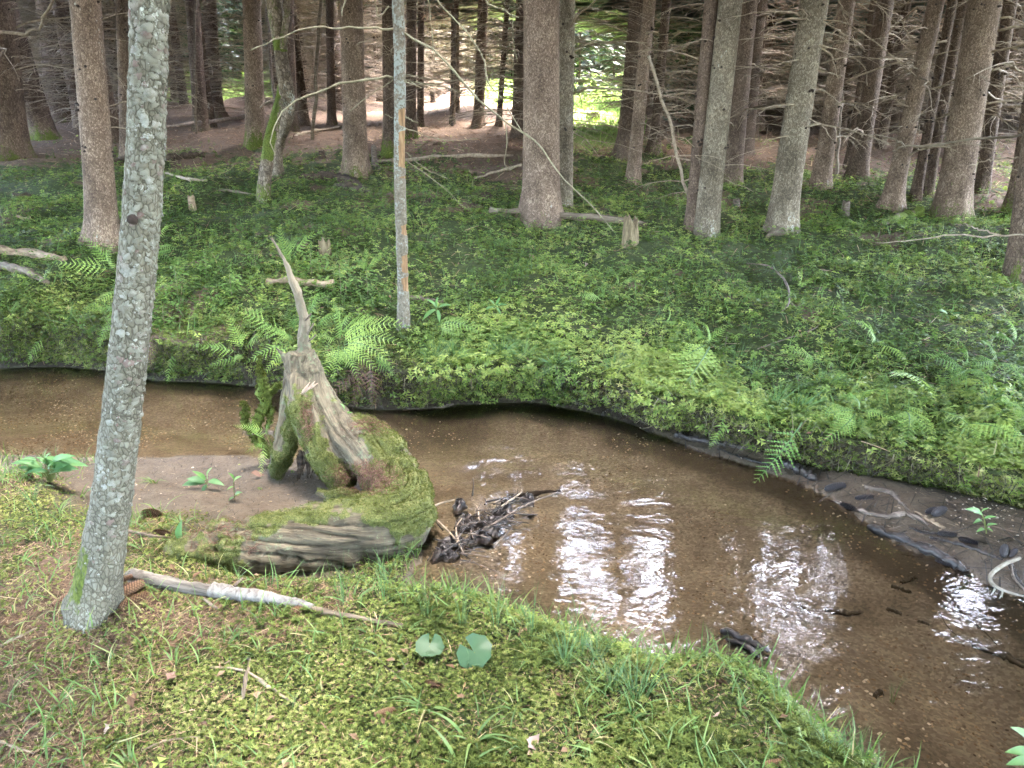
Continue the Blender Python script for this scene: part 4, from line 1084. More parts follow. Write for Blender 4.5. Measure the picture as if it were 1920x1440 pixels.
# moss fuzz on the stump
def fuzz(parent, name, P, Nn, n, w, mat, size, seed, origin, tintlo=.3):
    r2 = np.random.default_rng(seed); cs = np.cumsum(w); ix = np.searchsorted(cs, r2.random(n) * cs[-1]).clip(0, len(w) - 1)
    pos = P[ix] + r2.normal(0, .003, (n, 3)); N2 = Nn[ix] + r2.normal(0, .45, (n, 3)); N2[:, 2] += .15
    R = frames(N2, r2.random(n) * 6.28)
    tV = np.array([[0, 0, 0], [1, .2, .55], [.8, -.35, .8], [-.6, .8, .6], [-.85, .4, .8], [-.4, -.9, .6], [0, -.95, .85]]) * [.75, .75, 1.1]
    tF = np.array([[0, 1, 2], [0, 3, 4], [0, 5, 6]])
    v, f, A = spread(tV, tF, pos - origin, R, size * (.5 + r2.random(n)), np.clip(tintlo + r2.normal(.15, .2, n), 0, 1), np.array([-.25, .1, .1, .1, .1, .1, .1]))
    return put(name, mesh_np(name, v, f, mat, False, A), parent, kind='stuff')
Vc = V[Fq].mean(1); Nc = unit(np.cross(V[Fq[:, 2]] - V[Fq[:, 0]], V[Fq[:, 3]] - V[Fq[:, 1]]))
mc = mossy[Fq].mean(1)
M_STMOSS = leaf_mat('stump_moss', [(0, (.025, .032, .008)), (.45, (.08, .095, .022)), (.75, (.135, .15, .042)), (1, (.22, .19, .09))], rough=.85, trans=.2, spec=.1)
fuzz(stp, 'moss', Vc, Nc, 34000, np.clip(mc - .30, 0, .5), M_STMOSS, .0056, 9, so, .3)
# needle litter gathered on the stump
def needles(parent, name, P, Nn, n, w, L, mat, seed, origin, wd=.0006, tlo=.2, thi=.8):
    r2 = np.random.default_rng(seed); cs = np.cumsum(w); ix = np.searchsorted(cs, r2.random(n) * cs[-1]).clip(0, len(w) - 1)
    pos = P[ix] + Nn[ix] * (.002 + .006 * r2.random((n, 1))); R = frames(Nn[ix] + r2.normal(0, .25, (n, 3)), r2.random(n) * 6.28)
    tV = np.array([[-.5, -1, 0], [.5, -.6, .1], [.5, .6, .1], [-.5, 1, 0], [0, 0, 1.6]]); tF = [np.array([[0, 1, 4], [1, 2, 4], [2, 3, 4], [3, 0, 4]])]
    sc = np.stack([L * (.4 + .9 * r2.random(n)), np.full(n, wd), np.full(n, wd)], -1)
    v, f, A = spread(tV, tF, pos - origin, R, sc, tlo + (thi - tlo) * r2.random(n))
    return put(name, mesh_np(name, v, f, mat, False, A), parent, kind='stuff')
M_RUST = leaf_mat('rust_needle', [(0, (.04, .02, .014)), (.5, (.115, .062, .045)), (.8, (.21, .13, .095)), (1, (.32, .23, .18))], rough=.8, trans=.05, spec=.1)
uc, vc, _ = project(Vc)
wn_ = np.exp(-(((uc - 685) / 42) ** 2 + ((vc - 897) / 20) ** 2)) * (Nc[:, 2] > .1) + .5 * np.exp(-(((uc - 575) / 10) ** 2 + ((vc - 785) / 30) ** 2)) + .25 * np.exp(-(((uc - 695) / 40) ** 2 + ((vc - 800) / 14) ** 2)) * (Nc[:, 2] > .2) + .10 * np.exp(-(((uc - 420) / 70) ** 2 + ((vc - 1010) / 40) ** 2)) * (Nc[:, 2] > .2)
needles(stp, 'needle_litter', Vc, Nc, 3800, wn_ * (wn_ > .03), .034, M_RUST, 5, so, .0010)
# fresh pale split in the wood
sv_ = at_y(577, 728, 3.60)
parts = []
for k in range(5):
    a = at_y(563 + k * 4, 742 - k * 3, 3.615); b = at_y(576 + k * 5, 722 - (k % 2) * 5 - k, 3.61)
    parts.append(tube([a, (a + b) / 2, b], [.004, .0065, .001], 5))
v, f, _ = merge(parts)
M_SPLIT = wood_mat('fresh_split_wood', [(.3, (.20, .13, .095)), (.7, (.40, .31, .25))], (30, 30, 8), 1, .4)
put('split_wood', mesh_np('split_wood', v - so, f, M_SPLIT), stp, label='pale pink torn wood')
# mossy side root: three gnarled limbs behind the stump on its left
def limb(name, pts, parent, origin, mat, seed, fz=1500):
    W, R = chain(pts, 24); R = R * .72
    r2 = np.random.default_rng(seed); W = W + r2.normal(0, .006, W.shape); lb = 1 + (r2.random((24, 12)) - .5) * 1.2
    v, f = tube(W, R, 12, True, 0, 0, lb)
    o = put(name, mesh_np(name, v - origin, f, mat, True, dict(mossy=np.full(len(v), .9))), parent)
    q = f[0]; vc_ = v[q].mean(1); nc_ = unit(np.cross(v[q[:, 1]] - v[q[:, 0]], v[q[:, 3]] - v[q[:, 0]])); cen = W[np.linspace(0, 23, len(q)).astype(int)]
    nc_ = unit(vc_ - cen)
    if fz: fuzz(o, 'moss', vc_, nc_, fz, np.ones(len(q)), M_STMOSS, .0085, seed, origin, .15)
    return o
M_MOSSROOT = wood_mat('mossy_root', [(.3, (.03, .03, .015)), (.7, (.12, .12, .06))], (30, 30, 30), 1, .9, moss=True)
limb('mossy_root', [(512, 858, 3.78, .022), (488, 832, 3.80, .03), (478, 808, 3.82, .026), (492, 770, 3.84, .032), (497, 735, 3.86, .038), (490, 705, 3.86, .026), (488, 690, 3.86, .014), (482, 668, 3.86, .007)], stp, so, M_MOSSROOT, 31, 2600)
limb('mossy_root', [(480, 822, 3.81, .02), (464, 800, 3.80, .02), (456, 778, 3.80, .02), (462, 764, 3.80, .016), (455, 755, 3.8, .006)], stp, so, M_MOSSROOT, 32, 1100)
limb('mossy_root', [(497, 745, 3.86, .03), (512, 728, 3.84, .02), (528, 722, 3.80, .012), (545, 735, 3.78, .008)], stp, so, M_MOSSROOT, 33, 700)
limb('mossy_root', [(500, 752, 3.86, .022), (508, 775, 3.84, .018), (500, 800, 3.82, .008)], stp, so, M_MOSSROOT, 34, 500)
limb('root', [(545, 822, 3.78, .02), (515, 815, 3.80, .014), (480, 814, 3.80, .008), (455, 812, 3.80, .004)], stp, so, M_DRIFT, 35, 0)
for k in range(26):
    u0 = 555 + 48 * random.random(); v0 = 838 + 20 * random.random() + abs(u0 - 575) * .5
    W, R = chain([(u0, v0, 3.68, .010), (u0 + 2, v0 + 18, 3.67, .007), (u0 + random.uniform(-4, 4), v0 + 34 + 10 * random.random(), 3.66, .003)], 6)
    v, f = tube(W, R, 6, True, .2, k); put('rotten_fibre', mesh_np('rotten_fibre', v - so, f, M_ROT, True, dict(mossy=np.zeros(len(v)))), stp)
for (a, b, c_) in (((573, 600), (583, 588), .006), ((577, 625), (588, 606), .005), ((578, 640), (592, 628), .004), ((580, 675), (589, 672), .006)):
    W, R = chain([(a[0], a[1], 3.77, c_), ((a[0] + b[0]) / 2, (a[1] + b[1]) / 2 + 1, 3.75, c_ * .8), (b[0], b[1], 3.73, .001)], 6)
    v, f = tube(W, R, 6); put('branch_stub', mesh_np('branch_stub', v - so, f, M_DRIFT), stp)

# ------------------------------------------------------------------ fallen logs, stumps, sticks
def gp(u, v, lift=0.0):
    p = ground(u, v).copy(); p[2] += lift; return p
def stick(label, pts, mat, name='fallen_log', cat='log', group='fallen wood lying in the wood', n=14, sides=10, lift=.6, wob=.12, cutends=True, bend=.0, mossv=0.0, conform=0.0):
    """pts: (u, v, radius px) lying on the ground between the ends"""
    P = []
    for u, v, r in pts:
        p = ground(u, v); rr = px2m(p, r); p = p + [0, 0, rr * lift]; P.append(list(p) + [rr])
    W = smoothpts(P, n); R = W[:, 3]; W = W[:, :3]
    o = W[len(W) // 2].copy()
    r2 = np.random.default_rng(abs(int(pts[0][0] * 3 + pts[-1][1])))
    W = W + r2.normal(0, 1, W.shape) * R[:, None] * .22; R = R * (1 + .22 * r2.normal(0, 1, R.shape)).clip(.6, 1.5)
    v, f = tube(W - o, R, sides, True, wob, 1)
    # object x axis along the wood, so that the grain follows it
    d = Vector(W[-1] - W[0]).normalized(); q = Vector((1, 0, 0)).rotation_difference(d); m = q.to_matrix()
    v = v @ np.array(m)
    ob = put(name, mesh_np(name, v, f, mat, True, dict(mossy=np.full(len(v), mossv))), None, None, Matrix.Translation(o) @ m.to_4x4(), label=label, category=cat, group=group)
    return ob
stick('long pale barkless log lying at the foot of the thickest middle trunk', [(917, 405, 7), (1000, 411, 7), (1080, 417, 6.5), (1140, 420, 6), (1215, 428, 4)], M_PALEWOOD, sides=14, wob=.06, lift=1.6)
stick('weathered log at the left edge above the mossy bank', [(-20, 472, 8), (60, 480, 9), (120, 489, 6)], M_LOGBARK)
stick('pale bare pole slanting down at the left edge', [(-15, 500, 6), (40, 517, 7), (92, 537, 5)], M_PALEWOOD, lift=1.5)
stick('mossy topped pole lying behind the bleached spike', [(500, 535, 4), (560, 540, 6), (622, 547, 7)], M_LOGBARK, lift=2, mossv=.45)
stick('short pale stick beside the foot of the peeling pole', [(766, 566, 3.5), (800, 572, 4.5), (830, 578, 4)], M_PALEWOOD, lift=2.5)
stick('thin pale barkless pole on the ground behind the peeling pole', [(702, 307, 2.5), (780, 303, 3.2), (870, 298, 4), (962, 295, 2)], M_TWIG, lift=1.5)
stick('stripped orange brown pole on the litter right of the scaly tree', [(308, 254, 3.5), (380, 247, 4), (462, 233, 3.5)], M_DRIFT, lift=4)
stick('dark rotten log piece near the scaly tree in the moss', [(310, 300, 6), (345, 297, 7), (380, 294, 5)], M_ROT)
stick('black rotten log under twigs in front of the white blazed trunk', [(565, 337, 6), (610, 338, 9), (650, 345, 10), (690, 362, 5)], M_ROT, n=20, sides=14, wob=.35)
stick('second piece of black rotten wood beside the twig heap', [(625, 352, 5), (660, 358, 8), (700, 366, 4)], M_ROT, wob=.35)
stick('dark lump of rotten wood lying behind the scaly tree', [(205, 308, 6), (235, 306, 8), (262, 306, 6)], M_ROT, wob=.3)
stick('mossy log chunk on the ground left of the big brown spruce', [(1655, 422, 6), (1690, 412, 9), (1726, 402, 8)], M_ROT, mossv=.85, wob=.3, n=16, sides=12)
stick('pale split stick on top of the mossy log chunk', [(1652, 428, 3), (1688, 415, 5), (1722, 405, 4)], M_PALEWOOD, lift=2)
stick('pale splintered wood at the foot of the grey leaning spruce', [(1436, 450, 3), (1462, 440, 6), (1484, 430, 4)], M_PALEWOOD, lift=1.5)
stick('thin dead branch lying diagonally in moss behind the fallen log', [(890, 340, 2), (930, 330, 2.5), (978, 316, 2.5)], M_TWIG, lift=3)
stick('thin forked stick in the moss behind the scaly tree', [(312, 330, 2), (350, 343, 2.6), (388, 345, 2)], M_TWIG, lift=3)
stick('pale stick lying in moss in front of the forked tree', [(410, 360, 2), (450, 366, 2.8), (500, 372, 1.5)], M_PALEWOOD, lift=2)
stick('thin stick lying on the needle litter left of the white blazed trunk', [(545, 264, 2), (580, 255, 2.5), (640, 243, 1.6)], M_TWIG, lift=3)
stick('curved bare branch arching over the green bank on the right', [(1398, 503, 1), (1440, 514, 1.6), (1470, 545, 2), (1478, 580, 1.8), (1462, 596, 1)], M_DRIFT, 'dead_branch', 'branch', lift=9, sides=7)
stick('thin bent twig on the bank left of the bright fern', [(1362, 640, .9), (1356, 680, 1.2), (1372, 712, .9)], M_DRIFT, 'dead_branch', 'branch', lift=10, sides=6)
stick('long thin twig lying across the right bank', [(1420, 660, 1), (1480, 640, 1.3), (1530, 620, 1), (1536, 600, .6)], M_DRIFT, 'dead_branch', 'branch', lift=6, sides=6)
stick('short weathered stick slanting out of the bank at the right edge', [(1868, 895, 4), (1900, 925, 6), (1930, 945, 5)], M_LOGBARK, 'dead_branch', 'branch', lift=2)
stick('grey barkless stick lying against the near side of the peeling log', [(1300, 640, 1.2), (1330, 660, 1.4), (1345, 690, 1.2)], M_TWIG, 'dead_branch', 'branch', lift=6, sides=6) if False else None
# foreground broken branch, half grey wood, half white bark
bw_ = thing('broken_branch', 'broken branch, grey and bare at one end with white flaking bark on the other', 'branch', tuple(gp(415, 1112)))
def seg(name, pts, mat, sides=14, wob=.1, lift=.9):
    P = []
    for u, v, r in pts:
        p = ground(u, v); rr = px2m(p, r); P.append(list(p + [0, 0, rr * lift]) + [rr])
    W = smoothpts(P, 26); o = np.array(bw_.location); r2 = np.random.default_rng(4)
    v, f = tube(W[:, :3] + r2.normal(0, 1, (26, 3)) * W[:, 3:4] * .06 - o, W[:, 3], sides, True, wob, 2)
    d = Vector(W[-1, :3] - W[0, :3]).normalized(); q = Vector((1, 0, 0)).rotation_difference(d).to_matrix()
    return put(name, mesh_np(name, v @ np.array(q), f, mat, True, dict(mossy=np.zeros(len(v)))), bw_, M=q.to_4x4())
M_GREYWOOD = wood_mat('grey_bare_wood', [(.3, (.04, .035, .03)), (.5, (.12, .108, .094)), (.75, (.22, .20, .175))], (6, 60, 60), 1, .7)
M_BIRCH = wood_mat('white_flaking_bark', [(.3, (.06, .05, .042)), (.45, (.14, .13, .12)), (.7, (.235, .225, .21))], (45, 30, 30), 1, .8)
seg('bare_wood', [(250, 1090, 13), (300, 1100, 13), (350, 1110, 12), (400, 1118, 12)], M_GREYWOOD)
seg('white_bark', [(398, 1117, 14), (440, 1122, 13), (500, 1130, 12), (550, 1138, 10), (585, 1146, 8)], M_BIRCH, wob=.16)
seg('bare_wood', [(580, 1146, 6.5), (640, 1158, 6), (700, 1168, 5), (770, 1178, 3)], M_PALEWOOD, wob=.15)
seg('side_twig', [(385, 1128, 3), (398, 1140, 3), (412, 1146, 2)], M_DRIFT, 7, lift=2)
seg('side_twig', [(440, 1112, 2.5), (452, 1100, 2.5), (456, 1092, 1.5)], M_DRIFT, 7, lift=6)
seg('broken_tip', [(236, 1082, 3), (252, 1082, 6), (270, 1092, 7)], M_GREYWOOD, 8, lift=2)

def stump(label, u, v, wpx, hpx, mat, jag=.5, name='broken_stump', mossv=.2, seed=0):
    p = ground(u, v); r = px2m(p, wpx) / 2; h = px2m(p, hpx)
    r2 = np.random.default_rng(abs(seed + int(u))); n = 16
    zs = np.array([-.1 * h, 0, .15, .35, .6, .85, 1.0]) ; zs[1:] *= h
    th = np.linspace(0, 6.283, n, endpoint=False)
    top = h * (1 - jag * r2.random(n)); parts = []
    rows = []
    for i, z in enumerate(zs):
        rr = r * (1.18 - .25 * np.clip(z / h, 0, 1)) * (1 + .18 * (r2.random(n) - .5)); zz = np.minimum(z, top)
        rows.append(np.stack([np.cos(th) * rr, np.sin(th) * rr, zz], -1))
    inner = np.stack([np.cos(th) * r * .55, np.sin(th) * r * .55, top * .8], -1); rows.append(inner)
    V = np.concatenate(rows + [np.array([[0, 0, h * .45]])]); m = len(rows)
    i = np.arange(m - 1)[:, None] * n; j = np.arange(n)[None]; k = (j + 1) % n
    F4 = np.stack([i + j, i + k, i + n + k, i + n + j], -1).reshape(-1, 4)
    F3 = np.stack([np.full(n, m * n), (m - 1) * n + np.arange(n), (m - 1) * n + (np.arange(n) + 1) % n], -1)
    put(name, mesh_np(name, V, [F3, F4], mat, False, dict(mossy=np.full(len(V), mossv) * (V[:, 2] < .6 * h))), None, tuple(p), label=label, category='stump', group='broken stumps on the mossy bank')
M_STUMPW = wood_mat('stump_wood', [(.3, (.045, .034, .02)), (.5, (.12, .095, .056)), (.75, (.22, .185, .12))], (50, 50, 8), 1, .9, moss=True)
stump('splintered pale stump at the right end of the fallen pale log', 1181, 458, 27, 58, M_STUMPW, .55)
stump('small grey stump standing in greenery before bare litter', 1584, 403, 14, 28, M_DRIFT, .2)
stump('tiny stump by the foot of the reddish brown trunk', 1380, 386, 13, 14, M_DRIFT, .2)
stump('narrow dark stump in moss right of the scaly tree', 361, 392, 12, 28, M_LOGBARK, .35, mossv=.4)
stump('orange rotten stump among ferns behind the bleached spike', 609, 474, 22, 30, M_STUMPW, .7)
stump('short dark stump on litter left of the white blazed trunk', 604, 296, 11, 14, M_ROT, .2)
stump('low dark stump in the bright clearing', 1112, 222, 24, 12, M_ROT, .5)
stump('low mossy stump at the left edge behind the weathered log', 42, 372, 30, 12, M_ROT, .4, mossv=.6)
stump('black snag lump right of the peeling pole', 905, 372, 36, 12, M_ROT, .6)
stump('brown root lump standing up behind the peeling pole', 800, 386, 15, 16, M_ROT, .5)
stump('weathered snag with pale top left of the peeling pole', 703, 312, 10, 42, M_DRIFT, .3)
stump('dark rotten stump on the slope in the middle', 895, 395, 22, 14, M_ROT, .4, mossv=.7)
# ------------------------------------------------------------------ driftwood on the sand bar, debris, cones
for i, (label, pts, mat, cat) in enumerate([
    ('long dark log with a torn pale end on the sand bar', [(1628, 992, 7), (1680, 1010, 8), (1740, 1036, 10), (1790, 1060, 9), (1812, 1072, 4)], M_WETWOOD, 'log'),
    ('pinkish bleached branch on the sand bar above the dark log', [(1555, 938, 2.5), (1600, 955, 4), (1660, 970, 5.5), (1700, 966, 5.5), (1740, 985, 3)], M_DRIFT, 'branch'),
    ('brown branch with a bushy end on the sand bar', [(1620, 915, 4), (1668, 925, 5), (1690, 945, 3), (1705, 958, 2)], M_DRIFT, 'branch'),
    ('straight brown stick on the sand bar pointing right', [(1716, 962, 3), (1745, 978, 3.5), (1772, 992, 3)], M_LOGBARK, 'stick'),
    ('thin dark stick on the sand bar ending at two black cones', [(1742, 1008, 2), (1800, 1022, 3), (1850, 1040, 3), (1880, 1050, 1.5)], M_WETWOOD, 'stick'),
    ('short dark stick crossing another on the sand bar', [(1705, 990, 2), (1735, 1000, 3), (1775, 1000, 1.5)], M_WETWOOD, 'stick'),
    ('black wet log hugging the water edge under the hanging fern', [(1470, 872, 7), (1500, 886, 9), (1530, 902, 5)], M_WETWOOD, 'log'),
    ('black driftwood along the far water edge', [(1268, 818, 5), (1300, 826, 7), (1345, 834, 5), (1400, 842, 3)], M_WETWOOD, 'log'),
    ('thin black stick at the far water edge in the middle', [(1130, 780, 3), (1150, 768, 4), (1168, 758, 3)], M_WETWOOD, 'stick'),
    ('thin dark stick lying below the black driftwood', [(1345, 842, 2), (1400, 862, 2.5), (1440, 872, 2)], M_WETWOOD, 'stick'),
    ('long thin stick along the foot of the far bank', [(755, 770, 2), (820, 766, 2.5), (850, 758, 2)], M_DRIFT, 'stick'),
    ('tangled dark stick at the right edge of the sand bar', [(1890, 1055, 4), (1905, 1085, 4), (1925, 1110, 3)], M_WETWOOD, 'stick'),
    ('thin twig upright beside the dark log on the sand bar', [(1690, 1010, 1.2), (1692, 1000, 1.5), (1700, 996, 1)], M_WETWOOD, 'stick')]):
    stick(label, pts, mat, 'driftwood', cat, 'driftwood on the sand bar', n=26, sides=9, lift=.5, wob=.38)
wr = thing('bare_root', 'white curved bare root at the right edge of the sand bar', 'root', tuple(gp(1890, 1080)))
def rootseg(name, pts, parent, mat, lift=2.0):
    P = []
    for u, v, r, up in pts:
        p = ground(u, v + up); rr = px2m(p, r); q = at_y(u, v, p[1]); P.append(list(q) + [rr])
    W = smoothpts(P, 22); v, f = tube(W[:, :3] - np.array(parent.location), W[:, 3], 9, True, .08, 1)
    return put(name, mesh_np(name, v, f, mat, True, dict(mossy=np.zeros(len(v)))), parent)
M_WHITEROOT = wood_mat('white_root', [(.3, (.11, .092, .067)), (.6, (.22, .20, .165))], (20, 20, 20), 1, .3)
rootseg('root', [(1912, 1046, 3.4, 25), (1880, 1060, 3.6, 30), (1858, 1078, 3.6, 30), (1862, 1096, 3.4, 25), (1890, 1110, 2.6, 20), (1930, 1120, 2, 15)], wr, M_WHITEROOT)
rootseg('rootlet', [(1866, 1102, 2, 20), (1862, 1110, 1.5, 12), (1858, 1116, 1, 6)], wr, M_WHITEROOT)
rootseg('rootlet', [(1880, 1108, 2, 20), (1878, 1116, 1.5, 12), (1874, 1122, 1, 6)], wr, M_WHITEROOT)
rootseg('rootlet', [(1895, 1060, 2.5, 25), (1902, 1085, 2.5, 20), (1925, 1110, 2, 15)], wr, M_DRIFT)

# pine cones
def cone_mesh(name, seed, mat):
    r2 = np.random.default_rng(seed)
    s = np.linspace(0, 1, 12); prof = .16 * np.sin(np.pi * np.clip(s * .92 + .05, 0, 1)) ** .6
    core = tube(np.stack([s - .5, 0 * s, 0 * s], -1), prof * .80, 10); parts = [(core[0], core[1], {'tint': 0.0})]
    k = 0
    for i in range(20):
        x = -.47 + .94 * i / 19; rr = .16 * math.sin(math.pi * min(1, (x + .5) * .92 + .05)) ** .6
        for j in range(8):
            a = j * .785 + i * .39; c, s2 = math.cos(a), math.sin(a)
            o = np.array([x, c * rr * .85, s2 * rr * .85]); t = np.array([0, -s2, c]); out = np.array([.55, c * .62, s2 * .62])
            wv = .062 + .01 * r2.random()
            parts.append((np.array([o - t * wv * .6, o + t * wv * .6, o + out * .105 + t * wv * .55, o + out * .14, o + out * .105 - t * wv * .55]), [np.array([[0, 1, 2], [0, 2, 3], [0, 3, 4]])], {'tint': np.array([0.0, .0, .9, 1, .9])}))
    V, F, A = merge(parts)
    return mesh_np(name, V, F, mat, False, A)
def cone_mat(name, a, b, rough):
    t = NT(name); p = t.coord('Object'); oi = t.n('ShaderNodeObjectInfo').outputs['Random']
    c = t.ramp(t.math('ADD', t.math('MULTIPLY', t.attr('tint'), .6), t.math('ADD', t.math('MULTIPLY', t.noise(p, 9, 3), .3), t.math('MULTIPLY', oi, .15))), [(.25, (a[0] * .5, a[1] * .5, a[2] * .5)), (.5, a), (.9, b)])
    return t.fin(c, rough, t.bump(t.noise(p, 60, 2), .4, .01), .3)
M_CONE = cone_mat('cone_scale', (.10, .052, .028), (.30, .175, .10), .7)
M_BLACKCONE = cone_mat('wet_cone_scale', (.012, .010, .012), (.05, .042, .042), .35)
CN = cone_mesh('pine_cone', 1, M_CONE); CB = cone_mesh('pine_cone', 1, M_BLACKCONE)
def cone(label, a, b, black=False, group=None, up=0, wf=1.0):
    P, Q_ = ground(*a), ground(*b); d = Q_ - P; L = np.linalg.norm(d); r = L * .15 * wf
    mid = (P + Q_) / 2 + [0, 0, r * .8 + up]
    q = Vector((1, 0, 0)).rotation_difference(Vector(d).normalized())
    put('pine_cone', CB if black else CN, None, None, Matrix.Translation(mid) @ q.to_matrix().to_4x4() @ Matrix.Rotation(a[0], 4, 'X') @ Matrix.Diagonal((L, L * wf, L * wf, 1)), label=label, category='pine cone',
        group=group or ('black cones on the sand bar' if black else 'brown spruce cones on the ground'))
cone('brown cone lowest of the heap at the right foot of the scaly tree', (222, 1146), (275, 1120))
cone('brown cone in the middle of the heap at the foot of the scaly tree', (220, 1135), (268, 1106), up=.015)
cone('brown cone in the heap directly under the grey branch end', (222, 1122), (270, 1104), up=.02)
cone('brown cone topmost of the heap touching the scaly trunk', (220, 1112), (250, 1098), up=.035)
cone('chewed pale cone on the left side of the scaly trunk', (98, 1140), (138, 1118))
cone('brown cone under the white bark branch', (540, 1158), (572, 1140))
cone('small cone in the moss left of the two round leaves', (776, 1246), (795, 1252), wf=1.5)
cone('cone half sunk in moss below the two round leaves', (796, 1282), (830, 1294))
cone('pinkish cone in moss left of the lower grass tuft', (700, 1346), (740, 1335))
cone('cone lying below the big fine grass tuft', (1206, 1344), (1237, 1358))
cone('reddish cone at the bottom edge among needles', (1135, 1436), (1160, 1422))
cone('pale pink cone on the moss cushion near the water', (1342, 1276), (1362, 1290), wf=1.4)
cone('reddish cone on the moss at the bottom right', (1428, 1440), (1462, 1432))
cone('brown cone in the litter right of the scaly tree', (268, 966), (300, 972))
cone('brown cone lying behind the log in low grass', (286, 1002), (318, 1006))
for i, (a, b, l) in enumerate([((1545, 922), (1582, 914), 'black cone nearest the hanging fern on the sand bar'), ((1602, 937), (1636, 935), 'black cone upper middle of the sand bar, under the mossy face'),
                               ((1574, 948), (1602, 958), 'black cone touching the pinkish bleached branch'), ((1735, 964), (1756, 957), 'black cone, left one of the side by side pair'),
                               ((1748, 970), (1770, 958), 'black cone, right one of the side by side pair'), ((1756, 1003), (1792, 1006), 'black cone half buried beside the thin dark stick'),
                               ((1796, 1012), (1832, 1022), 'plump black cone between two thin sticks'), ((1718, 1020), (1748, 1030), 'black cone behind the dark log'),
                               ((1880, 1048), (1884, 1028), 'upright black cone, left of a pair by the white root'), ((1892, 1046), (1904, 1034), 'black cone, right of a pair by the white root'),
                               ((1752, 1052), (1784, 1064), 'black cone under the torn end of the dark log'), ((1806, 1078), (1822, 1082), 'small black cone at the tip of the dark log')]):
    cone(l, a, b, True)
for i, (pts, l) in enumerate([([(1548, 1144, 7), (1580, 1152, 9), (1612, 1150, 7)], 'blunt dark wood piece sunk in the stream'), ([(1662, 1142, 6), (1690, 1152, 6)], 'short black piece of wood under water'),
                              ([(1690, 1095, 6), (1715, 1084, 7)], 'greenish sunken wood piece beneath clear water'), ([(1672, 1100, 6), (1705, 1112, 7)], 'greenish flat stone like wood sunk in clear water'),
                              ([(1790, 1095, 6), (1802, 1112, 5)], 'dark sunken wood near the sand bar'), ([(1720, 1165, 5), (1742, 1172, 5)], 'faint dark piece of wood on the stream bed'),
                              ([(1760, 1150, 2), (1780, 1180, 2.5), (1800, 1195, 1.5)], 'thin sunken twig in the stream'), ([(1790, 1140, 2), (1840, 1180, 2.5), (1870, 1210, 1.5)], 'long thin twig under water at the right'),
                              ([(1820, 1210, 10), (1870, 1228, 14), (1925, 1250, 12)], 'large dark sunken branch at the right edge'), ([(1640, 1308, 9), (1652, 1300, 10)], 'dark round stone in the stream near the moss'),
                              ([(1350, 1190, 5), (1390, 1210, 8), (1440, 1230, 6)], 'black snag lump breaking the surface by the moss cushion'), ([(1500, 1135, 3), (1520, 1150, 5)], 'small black snag in the bright ripples'),
                              ([(1360, 1205, 4), (1400, 1222, 6), (1420, 1238, 3)], 'second black snag by the moss cushion'), ([(1690, 1040, 2.5), (1730, 1046, 2.5)], 'thin dark twig just under water by the log'),
                              ([(940, 945, 4), (990, 938, 6), (1050, 925, 3)], 'dark stick reaching out of the twig dam into the stream')]):
    stick(l, [(u_, v_, r_ * (.55 if i not in (10, 12, 14) else .9)) for u_, v_, r_ in pts], M_WETWOOD if i in (10, 12, 14) else M_SUNK, 'sunken_wood', 'wood', 'pieces of wood in the stream', n=14, sides=9, lift=.3 if i not in (10, 12, 14) else 2.2, wob=.45)

dam = thing('twig_dam', 'dark heap of wet twigs caught beside the mossy log', 'twig heap', tuple(gp(870, 980)))
r2 = np.random.default_rng(21)
for k in range(130):
    u = r2.choice([r2.normal(850, 30), r2.normal(925, 32)]); v = (1010 if u < 880 else 975) + r2.normal(0, 20) - (u - 880) * .25
    a = at_z(u, v, WZ + .012 + .05 * r2.random()); L = .04 + .13 * r2.random() ** 1.5; an = r2.normal(.5, .9); up = r2.normal(0, .22)
    b = a + L * np.array([math.cos(an), math.sin(an), up]); m = (a + b) / 2 + r2.normal(0, .008, 3)
    rr = .0018 + .003 * r2.random() ** 2
    W = smoothpts([a, m, b], 7); vv, ff = tube(W - np.array(dam.location), np.linspace(rr, rr * .5, 7), 5)
    put('twig', mesh_np('twig', vv, ff, M_WETWOOD if k % 5 else M_DRIFT, True, dict(mossy=np.zeros(len(vv)))), dam)
for pts, mt in (([(905, 995), (960, 962), (1005, 938), (1055, 922)], M_DRIFT), ([(810, 950), (830, 942), (852, 937)], M_TWIG), ([(815, 972), (840, 995), (860, 1020), (870, 1040)], M_TWIG), ([(860, 1018), (855, 990), (866, 972)], M_TWIG), ([(855, 1012), (870, 990), (862, 978)], M_DRIFT), ([(898, 975), (896, 955), (890, 945)], M_TWIG), ([(940, 950), (975, 925), (978, 918)], M_TWIG), ([(925, 1025), (940, 1010), (960, 990)], M_DRIFT)):
    W = smoothpts([at_z(u, v, WZ + .045) for u, v in pts], 12); vv, ff = tube(W - np.array(dam.location), np.linspace(.006, .003, 12), 6)
    put('twig', mesh_np('twig', vv, ff, mt, True, dict(mossy=np.zeros(len(vv)))), dam)
parts = []
for u, v, r in ((850, 1020, .07), (875, 985, .06), (915, 990, .085), (945, 962, .06), (830, 1045, .06), (990, 942, .04), (900, 1012, .06), (860, 955, .04)):
    p = at_z(u, v, WZ - .012); g = 12
    a, b = np.meshgrid(np.linspace(0, 6.283, g, endpoint=False), np.linspace(.05, 1, 6)); rr = r * b * (1 + .3 * np.cos(3 * a + u) + .2 * np.sin(5 * a))
    V_ = np.stack([p[0] + rr * np.cos(a), p[1] + rr * np.sin(a), p[2] + .045 * (1 - b ** 2) * (1 + .4 * np.sin(4 * a))], -1).reshape(-1, 3)
    i = np.arange(5)[:, None] * g; j = np.arange(g)[None]; k = (j + 1) % g
    parts.append((V_, [np.stack([i + k, i + j, i + g + j, i + g + k], -1).reshape(-1, 4)]))
V_, F_, _ = merge(parts); V_ += rng.normal(0, .004, V_.shape)
